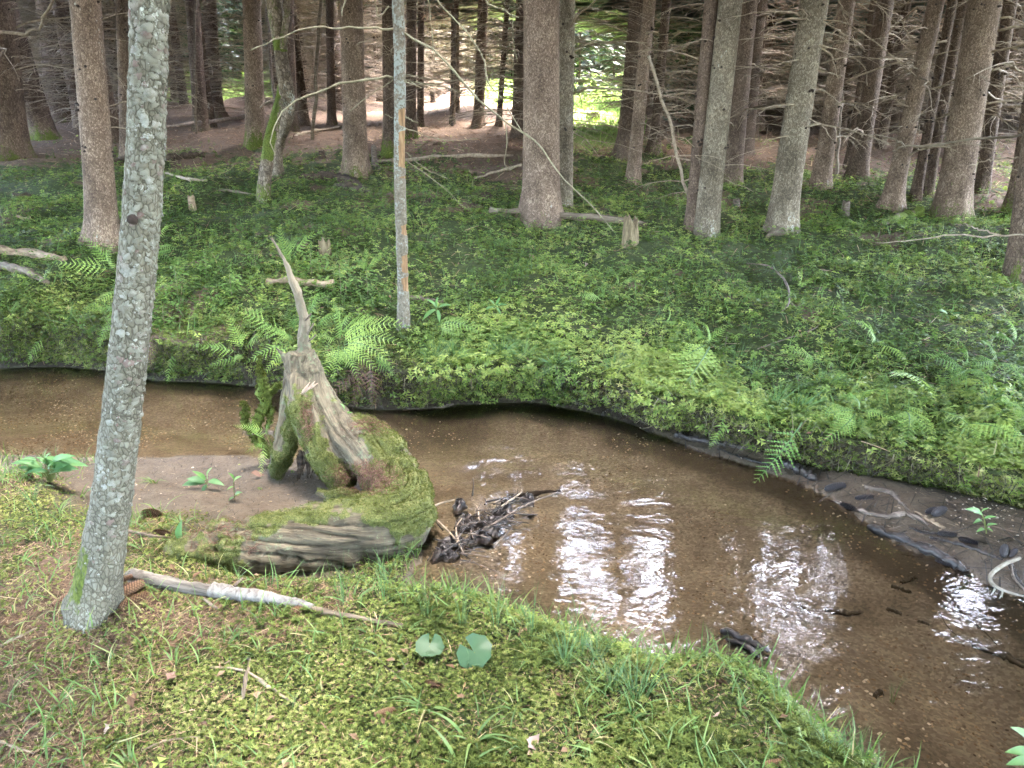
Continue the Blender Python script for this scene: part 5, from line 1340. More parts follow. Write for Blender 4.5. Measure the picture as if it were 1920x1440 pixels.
put('peat', mesh_np('peat', V_ - np.array(dam.location), F_, M_WETWOOD, True, dict(mossy=np.zeros(len(V_)))), dam, kind='stuff')

# ------------------------------------------------------------------ ferns
def frond_mesh(name, seed, arch=.12, npair=15, tint=.5, wide=.30):
    r2 = np.random.default_rng(seed); parts = []
    sx = np.linspace(0, 1, 14)
    axis_ = lambda s: np.array([s, .03 * math.sin(s * 3), arch * 4 * s * (1 - s)])
    A_ = np.array([axis_(s) for s in sx])
    v, f = tube(A_, .008 * (1 - .8 * sx), 4, False); parts.append((v, f, {'tint': np.full(len(v), .15)}))
    for i in range(npair):
        s = .13 + .85 * (i / (npair - 1)) ** .95
        prof = wide * min(1, (s - .05) / .16) * (1 - s) ** .75 + .012
        for sg in (-1, 1):
            o = axis_(s); tip_dir = unit(np.array([.52 + .3 * s, sg * .85, -.16 - .1 * r2.random()])); L = prof * (.72 + .42 * r2.random()) * (1 if r2.random() > .06 else .3)
            nrm = np.array([-.15, 0, 1.]); side = unit(np.cross(nrm, tip_dir)); nl = 6
            V_, F_ = [], []
            for j in range(nl):
                a0, a1 = j / nl, (j + 1) / nl
                w_ = .115 * L * (1 - (a0) ** 1.2) + .004
                p0, p1 = o + tip_dir * L * a0, o + tip_dir * L * a1
                for s2 in (-1, 1):
                    q = p0 + tip_dir * L * .16 + side * s2 * w_ + nrm * .012; b = len(V_)
                    V_ += [p0, p1 + tip_dir * L * .0, q]; F_.append([b, b + 1, b + 2] if s2 < 0 else [b, b + 2, b + 1])
            parts.append((np.array(V_), [np.array(F_)], {'tint': np.clip(np.full(len(V_), tint + .25 * (r2.random() - .5)), 0, 1)}))
    V, F, A = merge(parts)
    return mesh_np(name, V, F, M_FERN, False, A)
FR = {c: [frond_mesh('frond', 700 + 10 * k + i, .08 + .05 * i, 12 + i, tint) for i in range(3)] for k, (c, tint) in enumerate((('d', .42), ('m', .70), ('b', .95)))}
def aim(me, B_, T_2, parent, hint, wid=1.0, name='frond', label=None):
    d = Vector(T_2 - B_); L = d.length; x = d.normalized(); h = Vector(hint); z = (h - x * h.dot(x)).normalized(); y = z.cross(x)
    o = Vector(B_) - Vector(parent.location)
    M = Matrix(((x.x * L, y.x * L * wid, z.x * L, o.x), (x.y * L, y.y * L * wid, z.y * L, o.y), (x.z * L, y.z * L * wid, z.z * L, o.z), (0, 0, 0, 1)))
    return put(name, me, parent, M=M)
fk_ = 0
def fern(label, fronds, shade='m', dy=.10, base=None, group='ferns growing along the stream', y=None, wid=1.0):
    global fk_
    bu = base or fronds[0][0]
    p = ground(*bu) if y is None else at_y(bu[0], bu[1], y)
    th = thing('fern', label, 'fern', tuple(p), group)
    for i, fr_ in enumerate(fronds):
        (a, b) = fr_[:2]; sh = fr_[2] if len(fr_) > 2 else shade
        g = ground(*a) if y is None else at_y(a[0], a[1], y)
        yt_ = g[1] - (dy * 1.2 + .05) * (.7 + .6 * random.random()); fk_ += 1
        gt = ground(*b)
        if gt[2] > -.06 and gt[1] - .12 < yt_: yt_ = gt[1] - .12
        T_2 = at_y(a[0] + (b[0] - a[0]) * 1.22, a[1] + (b[1] - a[1]) * 1.18 - 4, yt_)
        # root each frond at the fern's foot with a stalk
        aim(FR[sh][fk_ % 3], np.array(g) + [0, -.05, .08], T_2, th, (random.uniform(-.3, .3), -.7, .8), wid * random.uniform(.85, 1.15))
        st = [p - p + [0, 0, -.02], (g - p) * .6 + [0, 0, .01], g - p + [0, -.05, .08]]
        if True:
            v, f = tube(smoothpts(st, 6), .0022, 4); put('stalk', mesh_np('stalk', v, f, M_FERNSTALK), th)
M_FERNSTALK = wood_mat('fern_stalk', [(.3, (.06, .08, .02)), (.7, (.14, .16, .05))], (20, 20, 20), 1, .1)
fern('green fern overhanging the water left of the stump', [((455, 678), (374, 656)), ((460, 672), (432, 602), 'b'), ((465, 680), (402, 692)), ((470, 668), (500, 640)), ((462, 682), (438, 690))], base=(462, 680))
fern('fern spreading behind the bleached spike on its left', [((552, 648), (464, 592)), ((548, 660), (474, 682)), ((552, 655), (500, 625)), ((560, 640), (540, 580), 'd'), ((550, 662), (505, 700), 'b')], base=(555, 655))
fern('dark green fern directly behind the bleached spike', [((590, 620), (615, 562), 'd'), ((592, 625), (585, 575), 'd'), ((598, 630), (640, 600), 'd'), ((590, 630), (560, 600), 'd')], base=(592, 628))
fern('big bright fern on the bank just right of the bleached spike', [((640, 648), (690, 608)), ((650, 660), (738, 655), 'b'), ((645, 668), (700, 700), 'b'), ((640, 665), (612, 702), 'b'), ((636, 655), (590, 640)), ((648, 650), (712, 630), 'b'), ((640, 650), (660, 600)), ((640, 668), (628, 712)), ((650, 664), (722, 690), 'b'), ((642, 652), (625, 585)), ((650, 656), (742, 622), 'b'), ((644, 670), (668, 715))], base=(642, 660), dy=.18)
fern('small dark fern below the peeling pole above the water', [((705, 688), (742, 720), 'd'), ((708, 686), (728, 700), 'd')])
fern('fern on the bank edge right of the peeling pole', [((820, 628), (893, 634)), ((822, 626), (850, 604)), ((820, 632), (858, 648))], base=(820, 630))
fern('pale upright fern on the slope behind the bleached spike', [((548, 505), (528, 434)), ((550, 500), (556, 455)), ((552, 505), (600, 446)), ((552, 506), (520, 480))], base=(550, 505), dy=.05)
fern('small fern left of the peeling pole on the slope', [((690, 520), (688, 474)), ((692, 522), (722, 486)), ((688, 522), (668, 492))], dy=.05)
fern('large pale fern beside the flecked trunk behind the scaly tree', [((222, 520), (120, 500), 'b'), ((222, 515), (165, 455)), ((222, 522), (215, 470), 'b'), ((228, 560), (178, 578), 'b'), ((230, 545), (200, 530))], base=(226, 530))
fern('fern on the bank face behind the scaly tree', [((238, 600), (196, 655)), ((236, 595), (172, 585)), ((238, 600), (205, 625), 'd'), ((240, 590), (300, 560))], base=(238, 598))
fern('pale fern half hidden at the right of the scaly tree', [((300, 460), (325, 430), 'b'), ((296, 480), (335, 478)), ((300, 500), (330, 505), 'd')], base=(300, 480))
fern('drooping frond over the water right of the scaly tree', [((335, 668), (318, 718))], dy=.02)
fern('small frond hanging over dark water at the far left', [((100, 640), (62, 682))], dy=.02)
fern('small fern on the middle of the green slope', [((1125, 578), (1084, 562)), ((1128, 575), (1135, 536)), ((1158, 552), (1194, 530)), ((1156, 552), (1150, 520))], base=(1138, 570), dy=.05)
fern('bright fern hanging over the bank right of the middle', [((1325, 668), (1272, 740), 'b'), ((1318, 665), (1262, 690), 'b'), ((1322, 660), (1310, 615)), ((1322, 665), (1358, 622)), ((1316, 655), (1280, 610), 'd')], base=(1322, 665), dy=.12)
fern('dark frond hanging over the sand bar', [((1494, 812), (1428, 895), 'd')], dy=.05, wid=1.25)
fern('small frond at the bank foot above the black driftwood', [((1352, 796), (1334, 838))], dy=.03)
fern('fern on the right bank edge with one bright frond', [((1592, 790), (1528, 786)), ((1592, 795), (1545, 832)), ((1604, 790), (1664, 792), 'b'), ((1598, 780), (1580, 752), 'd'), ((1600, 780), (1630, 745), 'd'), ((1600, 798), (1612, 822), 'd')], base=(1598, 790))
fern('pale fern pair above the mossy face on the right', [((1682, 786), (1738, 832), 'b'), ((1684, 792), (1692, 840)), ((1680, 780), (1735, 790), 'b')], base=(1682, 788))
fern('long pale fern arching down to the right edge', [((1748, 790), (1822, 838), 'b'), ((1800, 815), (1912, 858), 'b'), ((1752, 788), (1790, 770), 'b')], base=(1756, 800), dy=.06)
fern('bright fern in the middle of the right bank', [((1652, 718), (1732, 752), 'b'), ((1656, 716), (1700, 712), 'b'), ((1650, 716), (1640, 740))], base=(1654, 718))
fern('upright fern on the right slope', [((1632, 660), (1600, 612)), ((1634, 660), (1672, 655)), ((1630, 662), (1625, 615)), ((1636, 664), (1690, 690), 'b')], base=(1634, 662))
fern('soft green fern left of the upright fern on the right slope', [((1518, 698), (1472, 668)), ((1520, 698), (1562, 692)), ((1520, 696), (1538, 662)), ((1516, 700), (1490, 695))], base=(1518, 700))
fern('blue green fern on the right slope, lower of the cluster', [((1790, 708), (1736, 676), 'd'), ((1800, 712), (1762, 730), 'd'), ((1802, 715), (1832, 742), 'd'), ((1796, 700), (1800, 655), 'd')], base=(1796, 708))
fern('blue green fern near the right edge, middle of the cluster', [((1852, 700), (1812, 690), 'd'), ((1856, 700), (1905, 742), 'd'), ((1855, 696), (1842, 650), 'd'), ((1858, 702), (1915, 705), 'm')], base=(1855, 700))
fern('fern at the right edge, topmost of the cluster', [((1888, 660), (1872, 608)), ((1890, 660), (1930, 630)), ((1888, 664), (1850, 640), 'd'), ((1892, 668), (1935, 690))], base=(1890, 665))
fern('fern at the right edge above the arching pale fern', [((1905, 790), (1875, 762)), ((1908, 790), (1935, 760)), ((1905, 795), (1890, 812))], base=(1906, 790))
fern('small pale fern high on the slope below the curved branch', [((1492, 555), (1500, 512), 'b'), ((1494, 556), (1520, 530))], dy=.04)
fern('tiny fern on the slope above the bright hanging fern', [((1245, 622), (1250, 585)), ((1246, 624), (1270, 612))], dy=.04)
fern('small fern growing on the left foot of the stump', [((508, 828), (450, 806), 'b'), ((506, 842), (478, 790)), ((504, 852), (492, 892), 'b'), ((506, 848), (468, 852)), ((508, 835), (515, 800), 'd')], y=3.68, dy=.05, base=(512, 846))

M_DEADFERN = leaf_mat('dead_frond', [(0, (.03, .016, .010)), (.6, (.085, .045, .028)), (1, (.17, .10, .065))], trans=.1)
FR['x'] = [m.copy() for m in FR['m']]
for m in FR['x']: m.materials[0] = M_DEADFERN
fern('withered brown fern hanging under the big bright fern', [((690, 688), (625, 748), 'x'), ((695, 690), (668, 770), 'x'), ((698, 690), (700, 762), 'x'), ((692, 690), (650, 735), 'x')], base=(694, 686), dy=.02, group='withered ferns')
fern('withered brown frond on the bank left of the green fern', [((240, 640), (262, 690), 'x'), ((300, 640), (292, 695), 'x')], base=(270, 630), dy=.02, group='withered ferns')
# ------------------------------------------------------------------ broad leaved plants
def leaf_mesh(name, ratio, seed, tint, kidney=False):
    if kidney:
        k = 26; a = np.linspace(.22, 2 * np.pi - .22, k); r = .5 * (1 + .05 * np.cos(9 * a)); 
        rim = np.stack([-np.cos(a) * r, np.sin(a) * r * 1.12, .09 * np.cos(2 * a) + .05 * np.sin(3 * a) + .006 * (np.arange(k) % 2)], -1)
        mid = np.stack([-np.cos(a) * r * .5, np.sin(a) * r * .56, .022 * (np.arange(k) % 2) - .01], -1)
        V = np.vstack([[[-.06, 0, -.035]], mid, rim]); i = np.arange(k - 1)
        F = [np.stack([0 * i, i + 1, i + 2], -1), np.stack([i + 1, i + 1 + k, i + 2 + k, i + 2], -1)]
    else:
        n = 9; s = np.linspace(0, 1, n); w_ = ratio * .5 * np.sin(np.pi * s ** .8) ** .9; z = .16 * s * (1 - s) * 2 - .12 * s ** 2
        c = np.stack([s, 0 * s, z], -1); l = np.stack([s, w_, z + w_ * .35], -1); r = np.stack([s, -w_, z + w_ * .35], -1)
        V = np.vstack([c, l, r]); i = np.arange(n - 1)
        F = [np.concatenate([np.stack([i, i + 1, i + n + 1, i + n], -1), np.stack([i + 1, i, i + 2 * n, i + 2 * n + 1], -1)])]
    return mesh_np(name, V, F, M_KIDNEY if kidney else M_BROAD, True, dict(tint=np.clip(np.full(len(V), tint) + np.random.default_rng(seed).normal(0, .06, len(V)), 0, 1)))
LF = [leaf_mesh('leaf', .42, 1, .55), leaf_mesh('leaf', .34, 2, .8), leaf_mesh('leaf', .5, 3, .35), leaf_mesh('leaf', .26, 4, .65)]
KID = leaf_mesh('leaf', 1, 5, .35, True)
def plant(label, base, leaves, group='broad leaved plants by the stream', h=.06, name='leafy_plant', y=None, cat='plant'):
    p = ground(*base) if y is None else at_y(base[0], base[1], y); th = thing(name, label, cat, tuple(p), group)
    if 'left edge' in label:
        rr_ = random.Random(4); leaves = [((a[0] + rr_.uniform(-14, 14), a[1] + rr_.uniform(-9, 9)), (a[0] + (b[0] - a[0]) * .62 + rr_.uniform(-16, 16), a[1] + (b[1] - a[1]) * .62 + rr_.uniform(-8, 8)), rr_.choice([0, 2, 3])) for a, b, k in leaves for _ in range(4)]
    for i, (a, b, k) in enumerate(leaves):
        yy = p[1] - .02 * i % .05
        A0, B0 = at_y(a[0], a[1], yy), at_y(b[0], b[1], yy - .03)
        aim(LF[k], A0, B0, th, (random.uniform(-.5, .5), -.5, .9), .62 if 'left edge' in label else .85, name='leaf')
        v, f = tube(smoothpts([[0, 0, -.01], (A0 - p) * .5 + [0, 0, .01], A0 - p], 6), .0014, 4); put('stalk', mesh_np('stalk', v, f, M_FERNSTALK), th)
plant('broad leaved plant on the sand behind the mossy log', (388, 915), [((385, 905), (350, 896), 2), ((390, 903), (420, 908), 0), ((386, 900), (362, 882), 1), ((390, 898), (394, 876), 1), ((388, 908), (378, 926), 2), ((384, 906), (340, 908), 2)])
plant('small yellowish plant on wet sand left of the stump', (440, 935), [((438, 912), (425, 918), 1), ((438, 905), (450, 892), 1), ((440, 930), (452, 922), 0), ((438, 900), (430, 886), 1), ((440, 932), (428, 938), 2)])
plant('upright single leaf in grass behind the log', (346, 1020), [((344, 1018), (336, 978), 0), ((346, 1016), (352, 1000), 2)])
plant('low leafy herb at the left edge by the water', (95, 905), [((80, 880), (30, 866), 2), ((90, 872), (70, 846), 0), ((95, 868), (100, 838), 0), ((100, 872), (140, 848), 2), ((105, 878), (175, 862), 3), ((100, 885), (150, 882), 2), ((85, 885), (40, 892), 2), ((90, 870), (125, 856), 0), ((70, 872), (12, 852), 2), ((60, 868), (48, 850), 0)])
plant('whorled bright plant at the foot of the peeling pole', (822, 612), [((818, 580), (790, 600), 1), ((819, 578), (802, 560), 1), ((820, 577), (820, 556), 1), ((821, 578), (846, 570), 1), ((820, 580), (825, 604), 1)])
plant('star shaped herb on the green slope', (930, 592), [((928, 575), (905, 582), 3), ((928, 573), (916, 560), 3), ((929, 572), (938, 556), 3), ((930, 574), (952, 570), 3), ((930, 576), (940, 590), 3)])
plant('pale seedling on the gravel of the sand bar', (1850, 1000), [((1842, 965), (1828, 960), 1), ((1845, 972), (1868, 968), 1), ((1840, 975), (1826, 980), 1), ((1850, 985), (1870, 982), 1), ((1846, 992), (1832, 996), 1), ((1840, 962), (1852, 952), 1), ((1850, 990), (1862, 996), 1), ((1842, 968), (1814, 952), 1)])
plant('bright leaves poking in at the lower right corner', (1925, 1440), [((1928, 1400), (1905, 1362), 1), ((1930, 1412), (1890, 1408), 1), ((1930, 1425), (1890, 1432), 1), ((1935, 1395), (1925, 1370), 1)], y=1.75)
plant('green herb on the right slope near the blue green ferns', (1780, 600), [((1778, 590), (1755, 580), 3), ((1780, 588), (1790, 570), 3), ((1782, 590), (1806, 586), 3), ((1780, 592), (1770, 605), 3)])
plant('little sapling growing on the back of the stump', (650, 800), [((640, 775), (625, 770), 1), ((645, 780), (660, 772), 1), ((650, 790), (672, 795), 1), ((655, 795), (640, 800), 1), ((645, 770), (640, 756), 1), ((655, 798), (668, 808), 1), ((648, 785), (632, 790), 1)], y=3.68)
for (c, w_, rot, l) in (((890, 1224), 62, .5, 'larger round kidney shaped leaf in the foreground moss'), ((806, 1212), 48, -.5, 'smaller round leaf folded beside the larger kidney leaf')):
    p = ground(c[0], c[1] + 20); s = px2m(p, w_); th = thing('kidney_leaf_plant', l, 'plant', tuple(p), 'round leaves in the moss')
    M = Matrix.Translation((0, 0, .045)) @ Matrix.Rotation(.75 if w_ > 50 else .45, 4, 'X') @ Matrix.Rotation(rot - 1.2, 4, 'Z') @ Matrix.Diagonal((s, s, s, 1))
    put('leaf', KID, th, M=M); v, f = tube(smoothpts([[0, 0, -.01], [.004, .01, .02], [0, 0, .043]], 6), .0016, 5); put('stalk', mesh_np('stalk', v, f, M_FERNSTALK), th)
# dead leaves
M_DEADLEAF = leaf_mat('dead_leaf', [(0, (.10, .055, .04)), (.5, (.24, .15, .12)), (1, (.42, .33, .29))], rough=.6, trans=.1)
def curl(seed, tint):
    n = 8; s = np.linspace(0, 1, n); w_ = .28 * np.sin(np.pi * s ** .9) * (1 + .25 * np.sin(s * 19 + seed)); z = .18 * np.sin(s * 4 + seed)
    V = np.vstack([np.stack([s - .5, 0 * s, z], -1), np.stack([s - .5, w_, z + .14], -1), np.stack([s - .5, -w_, z + .10 * np.cos(seed)], -1)]); i = np.arange(n - 1)
    return mesh_np('dead_leaf', V, [np.concatenate([np.stack([i, i + 1, i + n + 1, i + n], -1), np.stack([i + 1, i, i + 2 * n, i + 2 * n + 1], -1)])], M_DEADLEAF, True, dict(tint=np.full(3 * n, tint)))
DL = [curl(1, .3), curl(2, .7), curl(3, .95)]
for (u, v, w_, k, l) in ((322, 1279, 34, 0, 'curled dark brown dead leaf in the foreground moss'), (1000, 1402, 44, 1, 'crumpled grey brown dead leaf near the bottom'), (424, 1252, 16, 1, 'small pink dead leaf beside a twig'), (200, 1378, 26, 2, 'pale curled dead leaf at the lower left'), (1342, 1350, 18, 1, 'small orange dead leaf on the moss cushion'),
                         (484, 896, 22, 0, 'brown dead leaf at the left foot of the stump'), (998, 487, 20, 1, 'orange dead leaf on the green slope'), (1000, 548, 20, 1, 'brown dead leaf lower on the green slope'), (45, 412, 26, 1, 'orange brown dead leaf at the left edge'), (1098, 500, 18, 2, 'pale dead leaf on the slope in the middle')):
    p = gp(u, v, .02); s = px2m(p, w_)
    put('dead_leaf', DL[k], None, None, Matrix.Translation(p) @ Matrix.Rotation(u, 4, 'Z') @ Matrix.Rotation(.3, 4, 'X') @ Matrix.Diagonal((s, s, s, 1)), label=l, category='leaf', group='dead leaves on the ground')
# twigs lying in the foreground moss
for l, pts, mt in (('thin pale twig crossing the moss below the broken branch', [(395, 1255, 2), (455, 1262, 3), (500, 1290, 3), (572, 1335, 2.5)], M_TWIG), ('flat straw coloured stick standing across the twig', [(455, 1318, 3.5), (462, 1280, 4), (468, 1240, 3)], M_PALEWOOD),
                   ('curved pale twig at the lower left', [(255, 1418, 1.5), (300, 1396, 2), (350, 1386, 2), (408, 1384, 1.5)], M_TWIG), ('pale bent twig at the left bottom corner', [(0, 1392, 2), (20, 1402, 2.5), (65, 1416, 2)], M_TWIG), ('bent brown twig left of the round leaves', [(700, 1225, 1.5), (720, 1250, 2), (745, 1265, 2), (765, 1240, 1.5), (770, 1195, 1)], M_DRIFT),
                   ('thin twig lying on litter at the left edge', [(0, 1215, 2), (35, 1200, 2.5), (70, 1180, 1.5)], M_TWIG), ('thin brown twig at the bottom right of the grass tuft', [(1100, 1432, 1.5), (1140, 1424, 2), (1178, 1412, 1.5)], M_DRIFT), ('pale short stick behind the scaly tree foot', [(238, 1000, 2.5), (280, 1010, 3), (320, 1012, 2)], M_PALEWOOD),
                   ('thin twig in the moss right of the curled dead leaf', [(365, 1300, 1.2), (400, 1280, 1.5), (420, 1270, 1)], M_TWIG)):
    stick(l, pts, mt, 'twig', 'twig', 'twigs in the foreground', n=16, sides=6, lift=2.2, wob=.1)
# ------------------------------------------------------------------ grass tufts
def tuft_mesh(name, seed, n, L, w, mat, arch, spreadr=.03, up=.6):
    r2 = np.random.default_rng(seed); parts = []
    for k in range(n):
        a = r2.random() * 6.283; l = L * (.45 + .55 * r2.random()); s = np.linspace(0, 1, 7); ar = arch * (.4 + r2.random())
        out = (1 - up) * s + ar * s ** 2.2; z = up * s * 1.1 - ar * .8 * s ** 3
        c = np.stack([np.cos(a) * out * l, np.sin(a) * out * l, z * l], -1) + [np.cos(a) * spreadr * r2.random(), np.sin(a) * spreadr * r2.random(), -.01]
        t_ = np.array([-np.sin(a + r2.normal() * .5), np.cos(a), 0]); ww = w * np.sin(np.pi * (s * .9 + .1)) ** .5 * (1 - s ** 3)
        V = np.vstack([c + t_ * ww[:, None], c - t_ * ww[:, None]]); i = np.arange(6)
        parts.append((V, [np.stack([i, i + 1, i + 8, i + 7], -1)], {'tint': np.full(14, np.clip(.55 + r2.normal() * .2, 0, 1) if r2.random() > .08 else 1.0)}))
    V, F, A = merge(parts)
    return mesh_np(name, V, F, mat, True, A)
TB = [tuft_mesh('grass_tuft', 800 + i, 9 + 3 * i, .15, .0035, M_GRASS, .5, .015, .6) for i in range(4)]
TF = [tuft_mesh('grass_tuft', 810 + i, 34 + 8 * i, .22, .0011, M_BLUEGRASS, .35, .03, .8) for i in range(3)]
TS = [tuft_mesh('grass_tuft', 820 + i, 12, .26, .0010, M_BLUEGRASS, .22, .02, .95) for i in range(3)]
def tuft(label, u, v, kind, s=1.0):
    p = gp(u, v, 0); me = {'b': TB, 'f': TF, 's': TS}[kind][int(u) % 3]
    put('grass_tuft', me, None, None, Matrix.Translation(p) @ Matrix.Rotation(u * 1.7, 4, 'Z') @ Matrix.Diagonal((s, s, s, 1)), label=label, category='grass', group='grass tufts near the water')
for u, v, k, s, l in ((1196, 1312, 'f', 1.15, 'dense blue green tuft of fine grass above the water near the bottom middle'), (1150, 1290, 'f', 1.0, 'fine grass just left of the dense blue green tuft'), (1060, 1250, 'f', 1.05, 'fine grass tuft right of the kidney leaf'), (1000, 1235, 'b', 1.0, 'broad bladed tuft next to the kidney leaf'),
                      (885, 1385, 'b', 1.25, 'bright broad bladed tuft below the kidney leaves'), (800, 1330, 'b', 1.0, 'arching grass tuft left of the lower bright tuft'), (490, 1225, 'b', 1.0, 'bright tuft below the white bark branch'), (420, 1215, 'b', .9, 'small tuft left of the bright tuft under the branch'), (325, 1245, 'b', .9, 'splayed tuft in brown moss'),
                      (585, 1225, 'b', .9, 'pair of long blades in dark moss'), (110, 1320, 'b', .8, 'lone yellow green tuft at the lower left'), (90, 1440, 'b', 1.0, 'tuft at the bottom left corner'), (245, 1440, 'b', .9, 'tuft at the bottom edge left of middle'), (505, 1435, 'b', 1.0, 'tuft at the bottom edge below the straw stick'), (870, 1440, 'b', 1.3, 'large tuft at the bottom edge in the middle'),
                      (660, 1128, 'b', 1.1, 'tall blades in front of the log end'), (720, 1130, 's', 1.1, 'thin tall stems in front of the mossy log'), (640, 1135, 's', 1.0, 'thin stems against the log, left group'), (800, 1165, 's', 1.1, 'sparse tall stems over the dark water'), (865, 1175, 's', 1.1, 'sparse stems left of the sky glints'), (930, 1180, 's', 1.0, 'stems rising over the glints, left'),
                      (1000, 1195, 's', 1.1, 'stems rising over the glints, middle'), (1090, 1222, 's', 1.2, 'stems rising over the brightest glint'), (1120, 1235, 'f', .8, 'low fine grass at the water edge'), (760, 1185, 'b', .9, 'yellow green tuft behind the smaller round leaf'), (700, 1190, 'b', 1.0, 'long bladed tuft behind the round leaves'),
                      (970, 1330, 'b', .9, 'tuft in the moss above the crumpled leaf'), (1100, 1390, 'b', .9, 'tuft near the bottom right of the moss'), (1170, 1360, 'b', .8, 'tuft above the cone near the bottom'), (1560, 1415, 'f', .8, 'fine tuft at the right tip of the moss cushion'), (1600, 1432, 'f', .9, 'fine tuft leaning to the water at the bottom'), (1480, 1420, 'b', .7, 'small tuft on the moss cushion'),
                      (1385, 1330, 'b', .6, 'little blades on the moss cushion'), (60, 1010, 'b', .9, 'tuft in litter left of the scaly tree'), (40, 1060, 'b', 1.0, 'tuft at the left edge below the herb'), (110, 960, 'b', 1.0, 'tuft beside the low leafy herb'), (60, 940, 'f', .9, 'fine tuft under the low leafy herb'), (150, 930, 'b', 1.0, 'tuft between herb and scaly tree'),
                      (290, 905, 'b', .9, 'upright tuft on the sand right of the scaly tree'), (300, 960, 'b', 1.1, 'yellow green tuft behind the log start'), (340, 985, 'b', 1.0, 'tuft right of the yellow green one behind the log'), (270, 1030, 'b', .9, 'tuft by the right side of the scaly foot'), (255, 990, 'b', .8, 'small tuft touching the scaly trunk'), (1672, 1320, 's', .6, 'single bright stem in the water')):
    tuft(l, u, v, k, s)
for u, v, s, l in ((850, 690, 1.1, 'grey green tuft drooping over the bank edge, left one'), (815, 690, 1.0, 'drooping tuft below the fern right of the pole'), (940, 680, 1.1, 'drooping tuft in the middle of the bank edge'), (980, 690, .9, 'drooping tuft right of the middle of the bank edge'), (1150, 710, .9, 'drooping tuft near the bank dip'), (1490, 790, 1.1, 'pale green tuft beside the hanging dark frond'), (1450, 780, 1.0, 'tuft left of the hanging dark frond'),
                   (1420, 720, .9, 'tuft on the bank above the black driftwood'), (1540, 740, 1.0, 'tuft on the bank right of the pale green one'), (1380, 700, .9, 'tuft beside the thin bent twig'), (1850, 780, .9, 'tuft near the right edge above the pale fern'), (1680, 690, .8, 'tuft by the upright fern'), (640, 720, .8, 'tuft below the big bright fern'), (1040, 700, .9, 'tuft amid sorrel at the bank edge')):
    p = gp(u, v - 12, .01)
    put('grass_tuft', TF[int(u) % 3], None, None, Matrix.Translation(p) @ Matrix.Rotation(.95, 4, 'X') @ Matrix.Rotation(u, 4, 'Z') @ Matrix.Diagonal((s * 1.45, s * 1.45, s * 1.45, 1)), label=l, category='grass', group='drooping grass tufts on the far bank')

# small spruce seedlings on the slope
SD = [crown_mesh('foliage', 900 + i, .04, .5, .2, M_YOUNG, 12, 5, 4, .07, .9) for i in range(2)]
STK = mesh_np('stem', *tube([[0, 0, -.02], [0, 0, .3], [.01, 0, .5]], [.004, .003, .001], 5), M_TWIG)
for u, v, h, l in ((335, 560, 60, 'feathery spruce seedling right of the scaly tree'), (388, 520, 50, 'soft spruce seedling up the slope right of the scaly tree'), (435, 560, 55, 'spruce seedling above the green fern'), (640, 560, 70, 'dusky spruce seedling behind the dark green fern'), (690, 560, 60, 'spruce seedling left of the peeling pole'), (310, 620, 50, 'spruce seedling on the bank edge behind the scaly tree'), (480, 505, 45, 'spruce seedling left of the bleached spike'), (585, 520, 60, 'spruce seedling right of the bleached spike tip'), (1270, 400, 34, 'grassy green seedling by the thin broken stem')):
    p = gp(u, v, 0); s = px2m(p, h) / .5; th = thing('spruce_seedling', l, 'seedling', tuple(p), 'spruce seedlings on the slope')
    put('stem', STK, th, M=Matrix.Diagonal((s, s, s, 1))); put('foliage', SD[u % 2], th, M=Matrix.Diagonal((s, s, s, 1)) @ Matrix.Rotation(u, 4, 'Z'))

# ------------------------------------------------------------------ ground cover (nobody could count it)
bankveg = Q['inB'] * (1 - Q['soil_shade'] * .75)
ycut = sstep(13.5, 9.5, Q['y'] - 1.2 * (Q['big'] - .5) * 4)
# wood sorrel: three folded heart leaflets on each stalk
def sorrel_tpl(seed):
    V, F, tv = [], [], []
    for k in range(3):
        a = k * 2.094 + seed; c, s = math.cos(a), math.sin(a); rot = np.array([[c, -s, 0], [s, c, 0], [0, 0, 1]])
        L = np.array([[0, 0, 0], [.44, 0, .06], [.52, .40, -.05], [.52, -.40, -.05]]) @ rot.T
        b = len(V); V += list(L); F += [[b, b + 1, b + 2], [b, b + 3, b + 1]]; tv += [-.22, .06, .04, .04]
    return np.array(V), np.array(F), np.array(tv)
def cover(name, label, n, weight, tpl, size, mat, lift=(.0, .0), tint=(.5, .2), falloff=1.0, nrm_up=.5, tilt=.25, tv=None, clump=None, var=(.6, .8)):
    P, Nn, ix = scatter(n, weight, falloff)
    N2 = Nn * (1 - nrm_up) + np.array([0, 0, nrm_up]) + rng.normal(0, tilt, (n, 3))
    P = P + unit(Nn * .6 + [0, 0, .4]) * (lift[0] + (lift[1] - lift[0]) * rng.random((n, 1)))
    cl = fbm(P[:, 0], P[:, 1], 2.2, 33, 2) - .5
    tt = np.clip(tint[0] + rng.normal(0, tint[1], n) + cl * .8, 0, 1)
    R = frames(N2, rng.random(n) * 6.283)
    V, F, A = spread(tpl[0], tpl[1], P, R, size * (var[0] + var[1] * rng.random(n)), tt, tv)
    stuff(name, mesh_np(name, V, F, mat, False, A), label)
s0 = sorrel_tpl(.3)
pat = sstep(.30, .62, Q['fin'] * .35 + Q['mid'] * .65)
cover('wood_sorrel', 'carpet of wood sorrel covering the far bank', 38000, bankveg * ycut * (.10 + pat) * (1 - .8 * Q['lit']), s0, .037, M_SORREL, (.02, .09), (.58, .26), .8, .85, .25, s0[2], None, (.35, 1.15))
edge = np.exp(-((Q['db'] - .30) / .38) ** 2) * sstep(-.9, -.1, Q['x'])
cover('bright_wood_sorrel', 'bright wood sorrel hanging over the bank edge', 12000, bankveg * edge * (.25 + pat) * np.where(Q['x'] > 1.1, sstep(.3, .7, TNrm[:, 2]), 1), s0, .036, M_SORREL, (.02, .07), (.82, .18), .5, .55, .25, s0[2])
